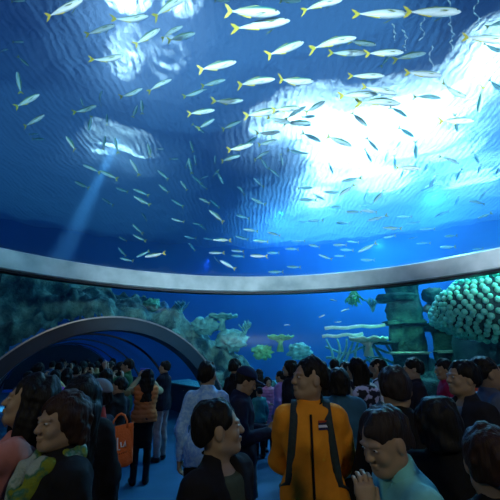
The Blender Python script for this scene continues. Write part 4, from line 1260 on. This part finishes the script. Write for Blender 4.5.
# phone held by the man in navy
ph = empty('phone', (0, 0, 0)); attach_frame(nv, ph); tag(ph, 'dark phone held by the man in the navy cap', 'phone')
bm = bmesh.new(); add_box(bm, (0, .375, 1.175), (.075, .14, .009), Matrix.Rotation(R(20), 3, 'X'), .003); bm_obj('phone_case', bm, cloth((.02, .02, .02), .3), ph)
bm = bmesh.new(); add_box(bm, (0, .373, 1.1805), (.066, .125, .003), Matrix.Rotation(R(20), 3, 'X')); bm_obj('phone_screen', bm, M_EYE, ph)
person('person', 208, 361, 102, -12, 'man in light blue checked shirt and black trousers, back turned', mat_top=m_plaid, top=(.25, .42, .9), hair='crop', topname='shirt', bulk=.6, stout=.97, head=(-15, 0), **MID)
ow = person('person', 148, 369, 61, 8, 'woman in orange padded vest, black skirt and boots taking a photo', top=(.62, .20, .06), vest=(.42, .33, .20), hair='long', skirt=.52, puffer=True, arms='raise', bulk=1.4, topname='vest', **MID)
person('person', 165, 361, 50, 60, 'visitor in black top and white trousers beside the orange vest', top=(.012, .014, .03), legs=(.22, .23, .27), arms='phone', **MID)
person('person', 128, 359, 52, 80, 'man in dark green jacket raising a camera, beside the tunnel crowd', top=(.015, .10, .035), arms='raise', **MID)
def held(root, name, label, cat, mat, size, pos):
    e = empty(name, (0, 0, 0)); attach_frame(root, e); tag(e, label, cat)
    bm = bmesh.new(); add_box(bm, pos, size, None, .006); bm_obj('case', bm, mat, e)
    bm = bmesh.new(); bmesh.ops.create_cone(bm, cap_ends=True, segments=16, radius1=.012, radius2=.012, depth=.012, matrix=Matrix.Translation((pos[0] + size[0] * .3, pos[1] + size[1] / 2, pos[2] + size[2] * .2)) @ Matrix.Rotation(R(90), 4, 'X')); bm_obj('lens', bm, M_EYE, e)
held(ow, 'phone', 'blue and white phone held up by the woman in the orange vest', 'phone', cloth((.10, .16, .75), .4), (.16, .014, .10), (0, .40, 1.66))
# --- the left foreground
pk = person('person', 31, 374, 200, 78, 'laughing woman with long black hair and salmon pink sleeves', top=(.62, .24, .20), hair='long', arms='raise', armr='down', head=(5, 8), bulk=.8, **NEAR)
person('person', 84, 376, 160, 12, 'visitor with long black hair seen from behind in a black coat', top=BLACK, hair='long', coat=True, bulk=1.3, **MID)
sc_w = person('person', 67, 392, 222, 112, 'woman with dark brown bob, black coat and yellow-green scarf smiling', top=BLACK, hair='bob', hcol='brown', head=(8, -3), coat=True, bulk=1.2, **NEAR)
f = Field((-.25, -.25, .95), (.25, .32, 1.56), .008)
for k in range(12):
    a0, a1 = 2 * math.pi * k / 12, 2 * math.pi * (k + 1) / 12
    f.cone((.088 * math.sin(a0), .085 * math.cos(a0), 1.435 - .02 * math.cos(a0)), (.088 * math.sin(a1), .085 * math.cos(a1), 1.42 - .02 * math.cos(a1)), .030, .030, .02)
for s, zl in ((-1, 1.00), (1, 1.05)): f.cone((s * .04, .10, 1.40), (s * .06, .150, 1.22), .036, .038, .03); f.cone((s * .06, .145, 1.22), (s * .055, .145, zl), .038, .046, .03)
f.wrinkle(.009, 60, 4, (1.6, 1, .25)); m_scarf = mottled('scarf_print', (.20, .25, .015), (.34, .42, .36), 11, .85, .4, 60, sharp=.14, detail=3)
cr = [n for n in m_scarf.node_tree.nodes if n.type == 'VALTORGB'][0].color_ramp
x = cr.elements.new(.5); x.color = (.03, .16, .09, 1)
field_obj('scarf', f, m_scarf, sc_w)
fb = person('person', 98, 381, 132, 52, 'visitor in grey knit hat and navy jacket with red collar', top=(.012, .014, .03), hair='short', hat=('knit', (.17, .19, .22)), collar=(.40, .03, .02), **MID)
person('person', 56, 370, 62, 12, 'visitor in magenta top with both arms raised before the tunnel', top=(.30, .02, .32), vest=(.58, .48, .22), arms='raise', **FAR)

# orange tote bag on the arm of the visitor in the knit hat
dp = FPX / 138.0
tb = empty('tote_bag', at(118, 446, dp), R(18)); tb.scale = (.86, .86, .86); tag(tb, 'orange tote bag with white lettering hanging by the knit-hatted visitor', 'bag')
m_or = mottled('orange_canvas', (.62, .13, .03), (.78, .18, .045), 8, .8, .3, 60); m_wp = cloth((.75, .72, .74))
bm = bmesh.new(); rows = []
for i in range(13):
    z = -.155 + .31 * i / 12; w = .135 - .03 * i / 12; t = .045 * (1 - .75 * i / 12)
    rows.append([(w * math.copysign(abs(math.cos(a)) ** .35, math.cos(a)) + .03 * z, t * math.copysign(abs(math.sin(a)) ** .6, math.sin(a)) + .006 * math.sin(7 * a + i), z + .03 * math.cos(a)) for a in [2 * math.pi * k / 36 for k in range(36)]])
vs = add_grid_surface(bm, rows, closed_u=True); bm.faces.new(vs[0]); bm.faces.new(vs[-1][::-1])
bo = bm_obj('bag_body', bm, m_or, tb)
for yy in (-.015, .015):
    bm = bmesh.new(); add_tube(bm, [(-.06, yy, .14), (-.055, yy, .19), (-.03, yy, .235), (0, yy, .25), (.03, yy, .235), (.055, yy, .19), (.06, yy, .14)], .008, 6); bm_obj('handle', bm, m_or, tb)
bm = bmesh.new()
def fy(z): return -.05 * (1 - .75 * (z + .155) / .31) - .010
for pts in ([(-.05, .04), (-.075, .01), (-.06, -.03), (-.03, -.02), (-.025, .02), (-.05, .04)], [(-.01, .07), (-.005, .02), (.0, -.02), (.02, -.025)], [(.02, .03), (.025, -.005), (.045, -.01), (.055, .03), (.06, -.012)]):
    add_tube(bm, [(x, fy(z), z + .03 * x / .135) for x, z in pts], .0065, 6)
bm_obj('lettering', bm, m_wp, bo)
bm = bmesh.new()
for k in range(9): add_tube(bm, [(-.07 + .017 * k, fy(-.07), -.075 + .004 * k), (-.06 + .017 * k, fy(-.06), -.062 + .004 * k)], .003, 5)
bm_obj('small_lettering', bm, cloth((.25, .05, .02)), bo)
# white shopping bag at the right edge
rb = empty('shopping_bag', at(497, 404, FPX / 118.0), R(20)); tag(rb, 'white shopping bag at the right edge of the crowd', 'bag')
bm = bmesh.new(); add_box(bm, (0, 0, 0), (.12, .05, .16), None, .02); bm_obj('bag_body', bm, cloth((.75, .78, .78)), rb)
bm = bmesh.new(); add_tube(bm, [(-.04, 0, .07), (-.02, 0, .13), (.02, 0, .13), (.04, 0, .07)], .005, 6); bm_obj('handle', bm, cloth((.75, .78, .78)), rb)
# blue and pink satchel low between the black coat and the brown head
sb = empty('satchel', at(449, 460, FPX / 215.0), R(-20)); tag(sb, 'bright blue satchel with pink flap behind the brown head', 'bag')
f = Field((-.12, -.08, -.16), (.12, .08, .16), .008); f.ell((0, 0, 0), (.085, .045, .125), None, .02); f.wrinkle(.004, 50, 3); field_obj('bag_body', f, cloth((.03, .10, .42)), sb)
f = Field((-.12, -.10, -.12), (.12, .05, .08), .006); f.ell((-.045, -.035, -.045), (.035, .02, .05), None, .02); field_obj('flap', f, cloth((.55, .02, .22)), sb)
bm = bmesh.new(); add_tube(bm, [(-.03, 0, .11), (-.05, .02, .15), (-.03, .04, .19)], .01, 6); bm_obj('shoulder_strap', bm, cloth((.35, .25, .12)), sb)

# --- the crowd in the tunnel: a few figures, copied and re-dressed
protos = []
base = [dict(hair='short', arms='down'), dict(hair='long', arms='raise'), dict(hair='bob', arms='phone'), dict(hair='short', arms='raise'), dict(hair='crop', arms='down'), dict(hair='pony', arms='down')]
TUN = [(112, 361, 36, 0, 'charcoal'), (84, 361, 36, 1, 'olive'), (39, 363, 50, 2, 'grey'), (61, 362, 42, 3, 'pale grey'), (97, 361, 34, 4, 'tan'), (122, 362, 44, 5, 'navy'),
       (72, 363, 38, 2, 'beige'), (91, 363, 40, 0, 'black'), (104, 363, 38, 2, 'dark green'), (116, 365, 40, 4, 'brown'), (78, 366, 48, 3, 'dark blue'), (36, 366, 48, 0, 'maroon'),
       (68, 368, 52, 5, 'dark red'), (108, 369, 64, 1, 'khaki'), (29, 371, 56, 4, 'slate'), (88, 374, 80, 2, 'plum'), (120, 377, 76, 0, 'ink black'), (53, 361, 33, 0, 'steel blue'), (101, 358, 28, 3, 'dusky pink'), (88, 359, 27, 5, 'moss'),
       (75, 360, 29, 1, 'rust'), (113, 358, 27, 2, 'silver'), (64, 358, 30, 4, 'cream')]
CC = {'charcoal': (.03, .03, .035), 'olive': (.12, .12, .04), 'grey': (.12, .13, .14), 'pale grey': (.32, .34, .38), 'tan': (.30, .20, .10), 'navy': (.01, .02, .08), 'beige': (.42, .36, .24), 'black': (.008, .008, .01), 'dark green': (.02, .08, .03),
      'brown': (.10, .05, .02), 'dark blue': (.015, .04, .14), 'maroon': (.12, .012, .02), 'dark red': (.25, .02, .02), 'khaki': (.26, .22, .10), 'slate': (.06, .08, .11), 'plum': (.09, .015, .08), 'ink black': (.006, .007, .012), 'steel blue': (.10, .17, .28),
      'dusky pink': (.35, .14, .16), 'moss': (.08, .11, .03), 'rust': (.30, .09, .03), 'silver': (.38, .4, .42), 'cream': (.55, .50, .38)}
AD = ['walking away', 'with arms raised', 'holding a phone', 'with arms raised', 'with cropped hair', 'with a ponytail']
used = [None] * 6
for px, py, sc, k, col in TUN:
    p0 = at(px, py, FPX / sc)
    if used[k] is None:
        r = person('person', px, py, sc, 20, 'x', top=CC[col], **base[k], **FAR); used[k] = r
    else:
        r = copy_tree(used[k]); r.location = (p0.x, p0.y, 0)
        S = min(1.08, p0.z / 1.7); r.scale = (S, S, S)
        for c in r.children:
            if c.name.split('.')[0] == 'jacket':
                c.material_slots[0].link = 'OBJECT'; c.material_slots[0].material = cloth(CC[col])
    r.rotation_euler = (0, 0, R(random.uniform(-35, 75)))
    tag(r, 'tunnel visitor in %s top %s' % (col, AD[k]), 'person', 'crowd in the tunnel mouth')
